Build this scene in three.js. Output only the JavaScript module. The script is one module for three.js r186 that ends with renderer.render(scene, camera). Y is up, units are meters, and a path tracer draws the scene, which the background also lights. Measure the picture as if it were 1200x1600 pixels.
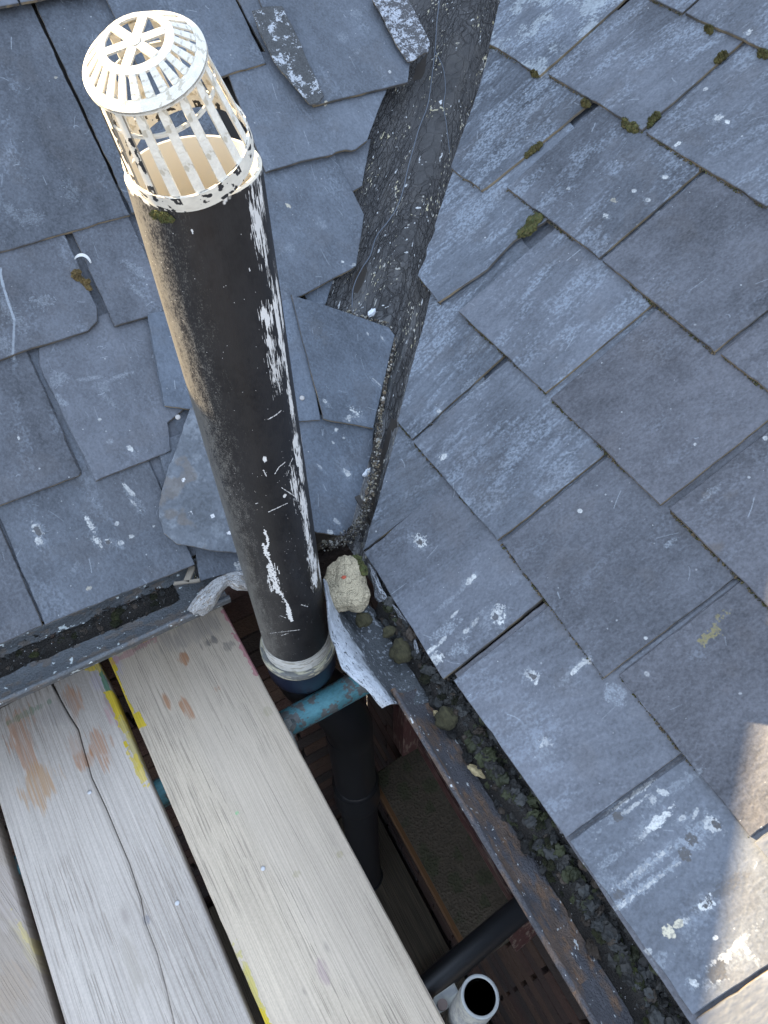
import * as THREE from 'three';
import { mergeGeometries, mergeVertices } from 'three/addons/utils/BufferGeometryUtils.js';

// ---------------------------------------------------------------- camera, sky, sun, exposure
const H = 6.0;                                        // camera height above the yard
const scene = new THREE.Scene();
const camera = new THREE.PerspectiveCamera(70.48, 0.75, 0.02, 400);
// rows: components of the camera's right / down / forward axes along X (eave), Z (court), down
const CR = [0.87152165, 0.49029377, 0.00787657], CD = [-0.39320332, 0.68916064, 0.60864502], CF = [0.29298664, -0.53354441, 0.79340355];
const toW = ([a, b, d]) => new THREE.Vector3(a, -d, b);
camera.matrixAutoUpdate = true;
camera.position.set(0, H, 0);
camera.quaternion.setFromRotationMatrix(new THREE.Matrix4().makeBasis(toW(CR), toW(CD).negate(), toW(CF).negate()));

const SUN = new THREE.Vector3(-0.606, 0.424, -0.673).normalize();
{
  const w = 256, h = 128, d = new Float32Array(w * h * 4), v = new THREE.Vector3();
  for (let j = 0; j < h; j++) for (let i = 0; i < w; i++) {
    const el = ((j + 0.5) / h - 0.5) * Math.PI, az = ((i + 0.5) / w - 0.5) * 2 * Math.PI;
    v.set(Math.cos(el) * Math.cos(az), Math.sin(el), Math.cos(el) * Math.sin(az));
    const e = Math.max(0, v.y), t = Math.pow(1 - e, 3.0), g = Math.pow(Math.max(0, v.dot(SUN)), 6) * 0.12;
    const k = 4 * (j * w + i), o = v.y < 0 ? 0.35 : 1;
    d[k] = o * (0.270 + 0.30 * t + g * 1.1); d[k + 1] = o * (0.338 + 0.27 * t + g); d[k + 2] = o * (0.452 + 0.21 * t + g * 0.8); d[k + 3] = 1;
  }
  const sky = new THREE.DataTexture(d, w, h, THREE.RGBAFormat, THREE.FloatType);
  sky.mapping = THREE.EquirectangularReflectionMapping; sky.magFilter = THREE.LinearFilter; sky.needsUpdate = true;
  scene.background = sky; scene.environment = sky;
}
const sun = new THREE.DirectionalLight(new THREE.Color().setRGB(1, 0.76, 0.45), 5);
sun.position.copy(SUN).multiplyScalar(12).add(new THREE.Vector3(0, H - 1, 0)); sun.target.position.set(0, H - 1, 0);
sun.castShadow = true; sun.shadow.radius = 0.55; sun.shadow.mapSize.set(4096, 4096);
Object.assign(sun.shadow.camera, { left: -4, right: 4, top: 4, bottom: -4, near: 0.1, far: 40 });
scene.add(sun, sun.target);
const renderer = new THREE.WebGLRenderer({ antialias: true });
renderer.toneMapping = THREE.LinearToneMapping;
renderer.toneMappingExposure = 4.6;
renderer.shadowMap.enabled = true;

// ---------------------------------------------------------------- numbers and noise
let seed = 12345;
const rnd = () => { seed = (Math.imul(seed, 1664525) + 1013904223) >>> 0; return seed / 4294967296; };
const rr = (a, b) => a + (b - a) * rnd();
const hash = (x, y, s = 0) => { let h = Math.imul(x, 374761393) ^ Math.imul(y, 668265263) ^ Math.imul(s + 1, 1274126177); h = Math.imul(h ^ (h >>> 13), 1274126177); h ^= h >>> 16; return (h >>> 0) / 4294967296; };
function vn(x, y, s = 0) {
  const xi = Math.floor(x), yi = Math.floor(y); let fx = x - xi, fy = y - yi; fx = fx * fx * (3 - 2 * fx); fy = fy * fy * (3 - 2 * fy);
  const a = hash(xi, yi, s), b = hash(xi + 1, yi, s), c = hash(xi, yi + 1, s), d = hash(xi + 1, yi + 1, s);
  return a + (b - a) * fx + (c - a + (a - b - c + d) * fx) * fy;
}
function fbm(x, y, o = 4, s = 0) { let a = 0, w = 0.5, t = 0; for (let i = 0; i < o; i++) { a += w * vn(x, y, s + i * 17); t += w; x = x * 2.03 + 11.3; y = y * 2.03 + 7.7; w *= 0.5; } return a / t; }
function vn3(x, y, z, s = 0) { const zi = Math.floor(z); let f = z - zi; f = f * f * (3 - 2 * f); return vn(x, y, s + zi * 31) * (1 - f) + vn(x, y, s + (zi + 1) * 31) * f; }
const clamp = (x, a = 0, b = 1) => x < a ? a : x > b ? b : x;
const sst = (a, b, x) => { const t = clamp((x - a) / (b - a)); return t * t * (3 - 2 * t); };
const mix = (a, b, t) => a + (b - a) * t;
const toS = (c) => { c = clamp(c); return 255 * (c <= 0.0031308 ? 12.92 * c : 1.055 * Math.pow(c, 1 / 2.4) - 0.055); };
const SLUT = new Uint8Array(4097); for (let i = 0; i <= 4096; i++) SLUT[i] = Math.round(toS(i / 4096));
const s8 = (c) => SLUT[c <= 0 ? 0 : c >= 1 ? 4096 : (c * 4096) | 0];

// f(i, j, out): linear colour in out[0..2], height 0..1 in out[3], roughness in out[4]
function bake(w, h, f, { bump = true, rough = false } = {}) {
  const c = new Uint8Array(w * h * 4), b = bump ? new Uint8Array(w * h * 4) : null, r = rough ? new Uint8Array(w * h * 4) : null, o = [0, 0, 0, 0.5, 0.6];
  for (let j = 0; j < h; j++) for (let i = 0; i < w; i++) {
    o[3] = 0.5; o[4] = 0.6; f(i, j, o); const k = 4 * (j * w + i);
    c[k] = s8(o[0]); c[k + 1] = s8(o[1]); c[k + 2] = s8(o[2]); c[k + 3] = 255;
    if (b) { b[k] = b[k + 1] = b[k + 2] = clamp(o[3]) * 255; b[k + 3] = 255; }
    if (r) { r[k] = r[k + 1] = r[k + 2] = clamp(o[4]) * 255; r[k + 3] = 255; }
  }
  const mk = (d, srgb) => { if (!d) return null; const t = new THREE.DataTexture(d, w, h); t.wrapS = t.wrapT = THREE.RepeatWrapping; t.magFilter = THREE.LinearFilter; t.minFilter = THREE.LinearMipmapLinearFilter; t.generateMipmaps = true; if (srgb) t.colorSpace = THREE.SRGBColorSpace; t.needsUpdate = true; return t; };
  return { map: mk(c, true), bump: mk(b), rough: mk(r) };
}
const lin = (r, g, b) => new THREE.Color().setRGB(r, g, b);
const std = (o) => new THREE.MeshStandardMaterial(o);

// ---------------------------------------------------------------- photograph pixel -> direction -> point on a surface. P = [X, Z, down]
const F = 1132.5;
function ray(px, py) { const a = (px - 600) / F, b = (py - 800) / F; return [0, 1, 2].map((i) => a * CR[i] + b * CD[i] + CF[i]); }
const lev = (px, py, D) => { const r = ray(px, py), t = D / r[2]; return [r[0] * t, r[1] * t, D]; };
const W = (X, Z, D) => new THREE.Vector3(X, H - D, Z);
const PITCH = 31 * Math.PI / 180, CP = Math.cos(PITCH), SP = Math.sin(PITCH), TP = SP / CP;
const EAVE_D = 0.97, AZ = -0.72, BX = 0.295;          // eave height below the camera, plan lines of the two eaves
const roofA = { o: W(0, AZ, EAVE_D), u: new THREE.Vector3(1, 0, 0), v: new THREE.Vector3(0, SP, -CP), n: new THREE.Vector3(0, CP, SP) };
const roofB = { o: W(BX, 0, EAVE_D), u: new THREE.Vector3(0, 0, 1), v: new THREE.Vector3(CP, SP, 0), n: new THREE.Vector3(-SP, CP, 0) };
function on(roof, px, py, h = 0) {                    // pixel -> [u, v] on the slope, h above the slate plane
  const r = ray(px, py), d = new THREE.Vector3(r[0], -r[2], r[1]), c = new THREE.Vector3(0, H, 0), q = roof.o.clone().addScaledVector(roof.n, h).sub(c);
  const p = d.multiplyScalar(q.dot(roof.n) / d.dot(roof.n)).add(c).sub(roof.o); return [p.dot(roof.u), p.dot(roof.v)];
}
const PIPE = [0.1467, -0.5787], PR = 0.055;
function onPipe(px, py) {                             // pixel -> [azimuth, depth] on the vent pipe
  const r = ray(px, py), a = r[0] ** 2 + r[1] ** 2, b = -2 * (r[0] * PIPE[0] + r[1] * PIPE[1]), c = PIPE[0] ** 2 + PIPE[1] ** 2 - PR * PR, q = Math.max(0, b * b - 4 * a * c);
  const t = (-b - Math.sqrt(q)) / 2 / a; return [Math.atan2(r[1] * t - PIPE[1], r[0] * t - PIPE[0]), r[2] * t];
}

// ---------------------------------------------------------------- objects
const taken = new Map();
function numbered(n) { const k = taken.get(n) || 0; taken.set(n, k + 1); return k ? n + '_' + String(k).padStart(3, '0') : n; }
function add(o, name, label, category, group) { o.name = numbered(name); o.userData = { label, category }; if (group) o.userData.group = group; scene.add(o); return o; }
function thing(name, label, category, pos, group) { const g = new THREE.Group(); if (pos) g.position.copy(pos); return add(g, name, label, category, group); }
function part(parent, name, geo, mat, label) { const m = new THREE.Mesh(geo, mat); m.name = name; m.castShadow = m.receiveShadow = true; if (label) m.userData.label = label; parent.add(m); return m; }
function one(name, geo, mat, label, category, group) { const m = new THREE.Mesh(geo, mat); m.castShadow = m.receiveShadow = true; return add(m, name, label, category, group); }
function structure(name, geo, mat) { const m = new THREE.Mesh(geo, mat); m.castShadow = m.receiveShadow = true; m.name = name; m.userData = { kind: 'structure' }; scene.add(m); return m; }
function framed(roof) { const g = new THREE.Group(); g.position.copy(roof.o); g.quaternion.setFromRotationMatrix(new THREE.Matrix4().makeBasis(roof.u, roof.v, roof.n)); return g; }

const area = (p) => { let a = 0; for (let i = 0; i < p.length; i++) { const q = p[(i + 1) % p.length]; a += p[i][0] * q[1] - q[0] * p[i][1]; } return a / 2; };
function roughen(poly, step, amp, s, chip = 0) {
  const out = [];
  for (let i = 0; i < poly.length; i++) {
    const a = poly[i], b = poly[(i + 1) % poly.length], L = Math.hypot(b[0] - a[0], b[1] - a[1]), n = Math.max(1, Math.round(L / step)), nx = (b[1] - a[1]) / (L || 1), ny = -(b[0] - a[0]) / (L || 1);
    for (let k = 0; k < n; k++) {
      const t = k / n, x = mix(a[0], b[0], t), y = mix(a[1], b[1], t);
      let d = (fbm(x * 60 + s, y * 60 - s, 3, s | 0) - 0.5) * 2 * amp; if (chip) d -= chip * sst(0.66, 0.8, vn(x * 28 + s * 3.1, y * 28, 5));
      out.push([x + nx * d, y + ny * d]);
    }
  }
  return out;
}
function inset(p, d) {
  const n = p.length, out = [];
  for (let i = 0; i < n; i++) {
    const a = p[(i + n - 1) % n], b = p[i], c = p[(i + 1) % n];
    let x1 = b[0] - a[0], y1 = b[1] - a[1], x2 = c[0] - b[0], y2 = c[1] - b[1]; const l1 = Math.hypot(x1, y1) || 1, l2 = Math.hypot(x2, y2) || 1;
    let nx = -(y1 / l1) - y2 / l2, ny = x1 / l1 + x2 / l2; const l = Math.hypot(nx, ny) || 1; out.push([b[0] + nx / l * d, b[1] + ny / l * d]);
  }
  return out;
}
// a sheet of stone or wood: outline in (u, v), top height top(u, v), thickness, chamfered rim; group 0 = face, group 1 = edges
function slab(poly, top, th, { ch = 0.0012, uv = (u, v) => [u, v], bend = null } = {}) {
  if (area(poly) < 0) poly = poly.slice().reverse();
  const n = poly.length, inn = inset(poly, ch), pos = [], uvs = [], i0 = [], i1 = [];
  const put = (p, h) => { pos.push(p[0], p[1], h); uvs.push(...uv(p[0], p[1])); return pos.length / 3 - 1; };
  const tris = THREE.ShapeUtils.triangulateShape(inn.map((p) => new THREE.Vector2(p[0], p[1])), []);
  const a = inn.map((p) => put(p, top(p[0], p[1]))); for (const t of tris) i0.push(a[t[0]], a[t[1]], a[t[2]]);
  const b = inn.map((p) => put(p, top(p[0], p[1]))), c = poly.map((p) => put(p, top(p[0], p[1]) - ch)), c2 = poly.map((p) => put(p, top(p[0], p[1]) - ch)), d = poly.map((p) => put(p, top(p[0], p[1]) - th));
  for (let i = 0; i < n; i++) { const j = (i + 1) % n; i0.push(b[i], c[i], c[j], b[i], c[j], b[j]); i1.push(c2[i], d[i], d[j], c2[i], d[j], c2[j]); }
  const e = poly.map((p) => put(p, top(p[0], p[1]) - th)), tb = THREE.ShapeUtils.triangulateShape(poly.map((p) => new THREE.Vector2(p[0], p[1])), []); for (const t of tb) i1.push(e[t[0]], e[t[2]], e[t[1]]);
  const g = new THREE.BufferGeometry(); g.setAttribute('position', new THREE.Float32BufferAttribute(pos, 3)); g.setAttribute('uv', new THREE.Float32BufferAttribute(uvs, 2));
  g.setIndex([...i0, ...i1]); g.addGroup(0, i0.length, 0); g.addGroup(i0.length, i1.length, 1); g.computeVertexNormals(); return g;
}
// a sheet through a grid of points (rows of Vector3) with thickness
function sheet(rows, th, col) {
  const R = rows.length, C = rows[0].length, pos = [], uvs = [], colr = [], idx = [];
  const g0 = new THREE.BufferGeometry(); for (const r of rows) for (const p of r) pos.push(p.x, p.y, p.z);
  for (let i = 0; i < R - 1; i++) for (let j = 0; j < C - 1; j++) { const a = i * C + j; idx.push(a, a + 1, a + C, a + 1, a + C + 1, a + C); }
  g0.setAttribute('position', new THREE.Float32BufferAttribute(pos, 3)); g0.setIndex(idx); g0.computeVertexNormals();
  const nn = g0.attributes.normal, P = [], N = R * C;
  for (let k = 0; k < N; k++) P.push(pos[3 * k], pos[3 * k + 1], pos[3 * k + 2]);
  for (let k = 0; k < N; k++) P.push(pos[3 * k] - nn.getX(k) * th, pos[3 * k + 1] - nn.getY(k) * th, pos[3 * k + 2] - nn.getZ(k) * th);
  for (let s = 0; s < 2; s++) for (let i = 0; i < R; i++) for (let j = 0; j < C; j++) { uvs.push(j / (C - 1), i / (R - 1)); if (col) colr.push(...col(i / (R - 1), j / (C - 1))); }
  const m = idx.length; for (let k = 0; k < m; k += 3) idx.push(idx[k] + N, idx[k + 2] + N, idx[k + 1] + N);
  const rim = []; for (let j = 0; j < C; j++) rim.push(j); for (let i = 1; i < R; i++) rim.push(i * C + C - 1); for (let j = C - 2; j >= 0; j--) rim.push((R - 1) * C + j); for (let i = R - 2; i > 0; i--) rim.push(i * C);
  for (let k = 0; k < rim.length; k++) { const a = rim[k], b = rim[(k + 1) % rim.length]; idx.push(a, a + N, b, b, a + N, b + N); }
  const g = new THREE.BufferGeometry(); g.setAttribute('position', new THREE.Float32BufferAttribute(P, 3)); g.setAttribute('uv', new THREE.Float32BufferAttribute(uvs, 2)); if (col) g.setAttribute('color', new THREE.Float32BufferAttribute(colr, 3));
  g.setIndex(idx); g.computeVertexNormals(); return g;
}
function lump(rx, ry, rz, amp, freq, detail, s, oct = 3) {     // a stone or clod
  let g = new THREE.IcosahedronGeometry(1, detail); g.deleteAttribute('uv'); g.deleteAttribute('normal'); g = mergeVertices(g, 1e-5); const p = g.attributes.position;
  for (let i = 0; i < p.count; i++) {
    const x = p.getX(i), y = p.getY(i), z = p.getZ(i); let k = 1, a = amp, f = freq;
    for (let o = 0; o < oct; o++) { k += (vn3(x * f + s, y * f - s, z * f + 2 * s, s | 0) - 0.5) * 2 * a; a *= 0.5; f *= 2.1; }
    p.setXYZ(i, x * rx * k, y * ry * k, z * rz * k);
  }
  g.computeVertexNormals(); return g;
}
const boxAt = (w, h, d, x, y, z) => { const g = new THREE.BoxGeometry(w, h, d); g.translate(x, y, z); return g; };
function instances(name, geo, mat, list, parent) {   // list of { p, s: [x,y,z] | number, r, c }
  const m = new THREE.InstancedMesh(geo, mat, list.length), M = new THREE.Matrix4(), q = new THREE.Quaternion();
  list.forEach((e, i) => { q.setFromEuler(new THREE.Euler(...(e.r || [rr(0, 6), rr(0, 6), rr(0, 6)]))); const s = Array.isArray(e.s) ? new THREE.Vector3(...e.s) : new THREE.Vector3(e.s, e.s, e.s); M.compose(e.p, q, s); m.setMatrixAt(i, M); if (e.c) m.setColorAt(i, e.c); });
  m.name = name; m.userData = { kind: 'stuff' }; m.castShadow = m.receiveShadow = true; (parent || scene).add(m); return m;
}

// ================================================================ SLATE LISTS
// every slate: { poly in (u, v), lift, tail (v of its tail), tone }
const GA = 0.035;                                      // slates tip by their own thickness from course to course
const slatesA = [], slatesB = [];
let sid = 0;
function regular(list, roof, a, b, o = {}) {            // a, b: tail corners, pixel pairs or {u, v}
  const h = o.lift || 0, A = Array.isArray(a) ? on(roof, a[0], a[1], h) : a && [a.u, a.v], B = Array.isArray(b) ? on(roof, b[0], b[1], h) : b && [b.u, b.v];
  let p = A, q = B; const wd = o.w || 0.249;
  if (!p) p = [q[0] - wd, q[1] + rr(-0.003, 0.003)]; if (!q) q = [p[0] + wd, p[1] + rr(-0.003, 0.003)];
  const L = o.len || 0.46, sk = o.skew || rr(-0.004, 0.004);
  let poly = [p, q, [q[0] + sk, q[1] + L], [p[0] + sk, p[1] + L]];
  if (o.corner) { const [x, y] = o.corner; poly = [p, [q[0] - x, q[1]], [q[0] - x * 0.3, q[1] + y * 0.3], [q[0] + sk * 0.1, q[1] + y], poly[2], poly[3]]; }
  list.push({ poly, lift: h + (o.flat ? 0 : rr(0, 0.0015)), tail: Math.min(p[1], q[1]), id: ++sid, tilt: GA, ...o, lift0: h });
  return list[list.length - 1];
}
function outline(list, roof, px, o = {}) {
  const h = o.lift || 0, poly = px.map(([x, y]) => on(roof, x, y, h));
  list.push({ poly, lift: h, tail: Math.min(...poly.map((p) => p[1])), id: ++sid, tilt: GA, ...o });
}
// ---- slope beyond the valley (roof B): streaky pale slates by the valley, smoother purple grey ones further along
const pale = { streak: 1, bloom: 0.85, tint: 0 }, mid = { streak: 0.75, bloom: 0.55, tint: 0.3 }, plum = { streak: 0.35, bloom: 0.18, tint: 1 };
outline(slatesB, roofB, [[567, 860], [702, 754], [800, 676], [740, 560], [662, 505], [620, 664]], { ...pale, bloom: 0.5, valley: 1, lift: -0.001 });
regular(slatesB, roofB, [569, 864], [692, 1061], { streak: 0.5, bloom: 0.3, tint: 0.4 });
regular(slatesB, roofB, [709, 1063], [884, 1309], { streak: 0.6, bloom: 0.45, tint: 0.5 });
regular(slatesB, roofB, [890, 1315], [1082, 1586], { streak: 0.25, bloom: 0.3, tint: 0.2 });
outline(slatesB, roofB, [[620, 658], [643, 686], [785, 552], [890, 462], [800, 350], [700, 300], [668, 467], [657, 510]], { ...pale, valley: 1, lift: -0.001 });
regular(slatesB, roofB, [645, 690], [778, 845], { streak: 0.9, bloom: 0.7, tint: 0.2 });
regular(slatesB, roofB, [783, 848], [943, 1059], { ...plum, tint: 0.7 });
regular(slatesB, roofB, [967, 1055], [1172, 1308], { ...plum, bloom: 0.3 });
outline(slatesB, roofB, [[652, 430], [685, 471], [760, 418], [800, 372], [847, 342], [945, 258], [850, 130], [755, 120], [705, 264]], { ...pale, valley: 1, chip: 0.004, lift: 0.003 });
regular(slatesB, roofB, [716, 486], [852, 613], { ...mid, bloom: 0.8 });
regular(slatesB, roofB, [860, 622], [1032, 789], plum);
regular(slatesB, roofB, [1046, 795], [1215, 962], { ...plum, dirt: 1 });
outline(slatesB, roofB, [[703, 262], [752, 298], [830, 232], [912, 160], [1015, 70], [920, -50], [800, -50], [768, 72]], { ...pale, valley: 1, chip: 0.003, lift: 0.003 });
regular(slatesB, roofB, [792, 294], [936, 403], { ...mid, bloom: 0.7 });
regular(slatesB, roofB, [941, 406], [1117, 550], { ...plum, bloom: 0.35, tint: 0.8 });
regular(slatesB, roofB, [1126, 552], null, plum);
outline(slatesB, roofB, [[765, 68], [843, 117], [965, 2], [1060, -95], [960, -190], [820, -170], [785, -30]], { ...pale, lichen: 1, valley: 1, lift: 0.002 });
regular(slatesB, roofB, [857, 116], [1003, 203], { ...mid, bloom: 0.8, tint: 0.3 });
regular(slatesB, roofB, [1008, 206], [1197, 322], { ...mid, bloom: 0.6 });
regular(slatesB, roofB, null, [1066, 19], { ...mid });
regular(slatesB, roofB, [1070, 20], null, { ...mid });
{ const b = slatesB.length; for (let u = -0.66; u < 0.45; u += 0.2525) regular(slatesB, roofB, { u: u + 0.06, v: 0.006 }, null, { ...plum, lift: -0.0078, len: 0.3, under: 1 }); }
outline(slatesB, roofB, [[650, 660], [790, 700], [900, 430], [1060, 120], [900, -60], [790, -10], [700, 300]], { ...mid, lift: -0.019, tilt: 0, under: 1 });
const nB = slatesB.length;
{ // further slates of the same courses, beyond the frame
  const courses = [[1082, 1586, 0], [1172, 1308, 0], [1215, 962, 0], null, [1197, 322, 0], null];
  const starts = [[1088, 1592], [1180, 1316], [1221, 968]].map((p) => on(roofB, ...p));
  starts.push([slatesB[15].poly[1][0] + 0.004, slatesB[15].poly[1][1]], on(roofB, 1203, 326), [slatesB[20].poly[1][0] + 0.004, slatesB[20].poly[1][1]]);
  starts.forEach(([u, v]) => { for (let k = 0; k < 6 && u < 1.1; k++) { regular(slatesB, roofB, { u, v: v + rr(-0.003, 0.003) }, null, { ...plum, far: 1 }); u += 0.2525; } });
  for (let c = 0; c < 3; c++) { const v = 1.192 + 0.202 * c; let u = -0.72 - v * CP - 0.1 + (c % 2) * 0.125; for (; u < 1.1; u += 0.2525) regular(slatesB, roofB, { u, v }, null, { ...mid, far: 1, clip: [-1, -(-0.72 - 0) - 0.09, -CP] }); }
}
// ---- slope on the pipe's side (roof A)
const blue = { streak: 0.3, bloom: 0.35, tint: 0.1, scratch: 1 }, dull = { streak: 0.25, bloom: 0.3, tint: 0.45, scratch: 1 }, fresh = { streak: 0.2, bloom: 0.2, tint: -0.35 };
regular(slatesA, roofA, null, [67, 977], { ...dull, row: 1 });
regular(slatesA, roofA, [70, 976], [305, 882], blue);
outline(slatesA, roofA, [[303, 850], [400, 862], [402, 888], [345, 900], [312, 908]], { ...blue, lift: -0.004 });
regular(slatesA, roofA, null, [128, 741], { ...dull, corner: [0.006, 0.006], row: 2 });
outline(slatesA, roofA, [[149, 751], [210, 727], [267, 704], [262, 660], [330, 600], [300, 440], [60, 520], [58, 566]], dull);
outline(slatesA, roofA, [[200, 640], [440, 600], [470, 800], [440, 860], [258, 862], [225, 730]], { ...blue, lift: -0.011, tilt: 0 });
outline(slatesA, roofA, [[242, 690], [300, 670], [310, 770], [262, 760]], { ...blue, lift: -0.004, tilt: 0 });
{ for (let u = -0.9; u < 0.1; u += 0.2525) regular(slatesA, roofA, { u, v: 0.006 }, null, { ...dull, lift: -0.0078, len: 0.3, under: 1 }); }
regular(slatesA, roofA, null, [165, 508], { ...dull, bloom: 0.5, corner: [0.03, 0.035], row: 3 });
regular(slatesA, roofA, [179, 509], [268, 484], { ...dull, bloom: 0.5 });
regular(slatesA, roofA, null, [203, 335], { ...blue, bloom: 0.6, tint: 0.2, w: 0.27, len: 0.62, row: 4 });
regular(slatesA, roofA, [206, 333], null, { ...blue, tint: 0, len: 0.62, w: 0.22 });
outline(slatesA, roofA, [[519, 235], [580, 214], [566, 290], [545, 302]], { ...blue, lift: -0.008 });
outline(slatesA, roofA, [[470, 448], [525, 425], [508, 478], [482, 472]], { ...fresh, lift: -0.008 });
outline(slatesA, roofA, [[452, 636], [586, 667], [579, 740], [569, 798], [540, 838], [495, 832], [445, 806]], { ...fresh, bloom: 0.25, lift: 0.001, tilt: 0 });
outline(slatesA, roofA, [[230, 490], [262, 484], [440, 452], [466, 464], [482, 540], [501, 656], [440, 660], [300, 640], [257, 634]], { ...fresh, lift: 0.0065, tilt: 0 });
outline(slatesA, roofA, [[455, 459], [540, 487], [608, 511], [617, 524], [600, 600], [583, 669], [540, 661], [505, 655], [488, 590]], { ...fresh, lift: 0.0125, tilt: 0 });
outline(slatesA, roofA, [[345, 500], [440, 472], [471, 462], [557, 415], [570, 333], [527, 243], [520, 190], [340, 215]], { ...fresh, bloom: 0.45, tint: -0.1, lift: 0.003 });
regular(slatesA, roofA, [238, 152], [416, 97], { ...blue, lift: 0.004, tint: -0.1 });
outline(slatesA, roofA, [[415, 268], [470, 251], [527, 240], [556, 232], [574, 219], [588, 180], [606, 135], [600, 50], [345, 80]], { ...blue, tint: 0, lift: 0.005, chip: 0.004 });
outline(slatesA, roofA, [[490, 164], [637, 128], [641, 97], [612, 50], [585, 3], [575, -60], [385, -60], [408, 0]], { ...blue, bloom: 0.5, tint: 0, lift: 0.010 });
outline(slatesA, roofA, [[350, -40], [480, -40], [520, 150], [430, 110]], { ...blue, lift: -0.004, tilt: 0, under: 1 });
outline(slatesA, roofA, [[10, 340], [240, 270], [280, 520], [90, 560]], { ...dull, lift: -0.015, tilt: 0, under: 1 });
const nA = slatesA.length;
{
  for (const [s, n, i] of slatesA.filter((q) => q.row).map((q) => [q, 4, q.row])) { for (let k = 0; k < n; k++) { const u = s.poly[0][0] - 0.004 - k * 0.2525; regular(slatesA, roofA, null, { u, v: s.poly[0][1] + rr(-0.003, 0.003) }, { ...dull, far: 1, len: i === 4 ? 0.62 : 0.46 }); } }
  for (let c = 0; c < 4; c++) { const v = 1.0 + 0.202 * c; for (let u = -1.35 + (c % 2) * 0.125; u < 0.25 + v; u += 0.2525) regular(slatesA, roofA, { u, v }, null, { ...blue, lift: 0.006, far: 1, clip: [1, BX - 0.08, CP] }); }
}
function clipHalf(poly, [s, c, k]) {                   // keep s*u <= s-side of the line u = ... + k v
  const f = (p) => s > 0 ? p[0] - c - k * p[1] : -p[0] + (-0.72 + 0.09) + k * p[1], out = [];
  poly.forEach((p, i) => { const q = poly[(i + 1) % poly.length], a = f(p), b = f(q); if (a <= 0) out.push(p); if (a * b < 0) { const t = a / (a - b); out.push([mix(p[0], q[0], t), mix(p[1], q[1], t)]); } });
  return out;
}
for (const L of [slatesA, slatesB]) for (let i = L.length - 1; i >= 0; i--) if (L[i].clip) { L[i].poly = clipHalf(L[i].poly, L[i].clip); if (L[i].poly.length < 3 || Math.abs(area(L[i].poly)) < 0.006) L.splice(i, 1); }

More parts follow.
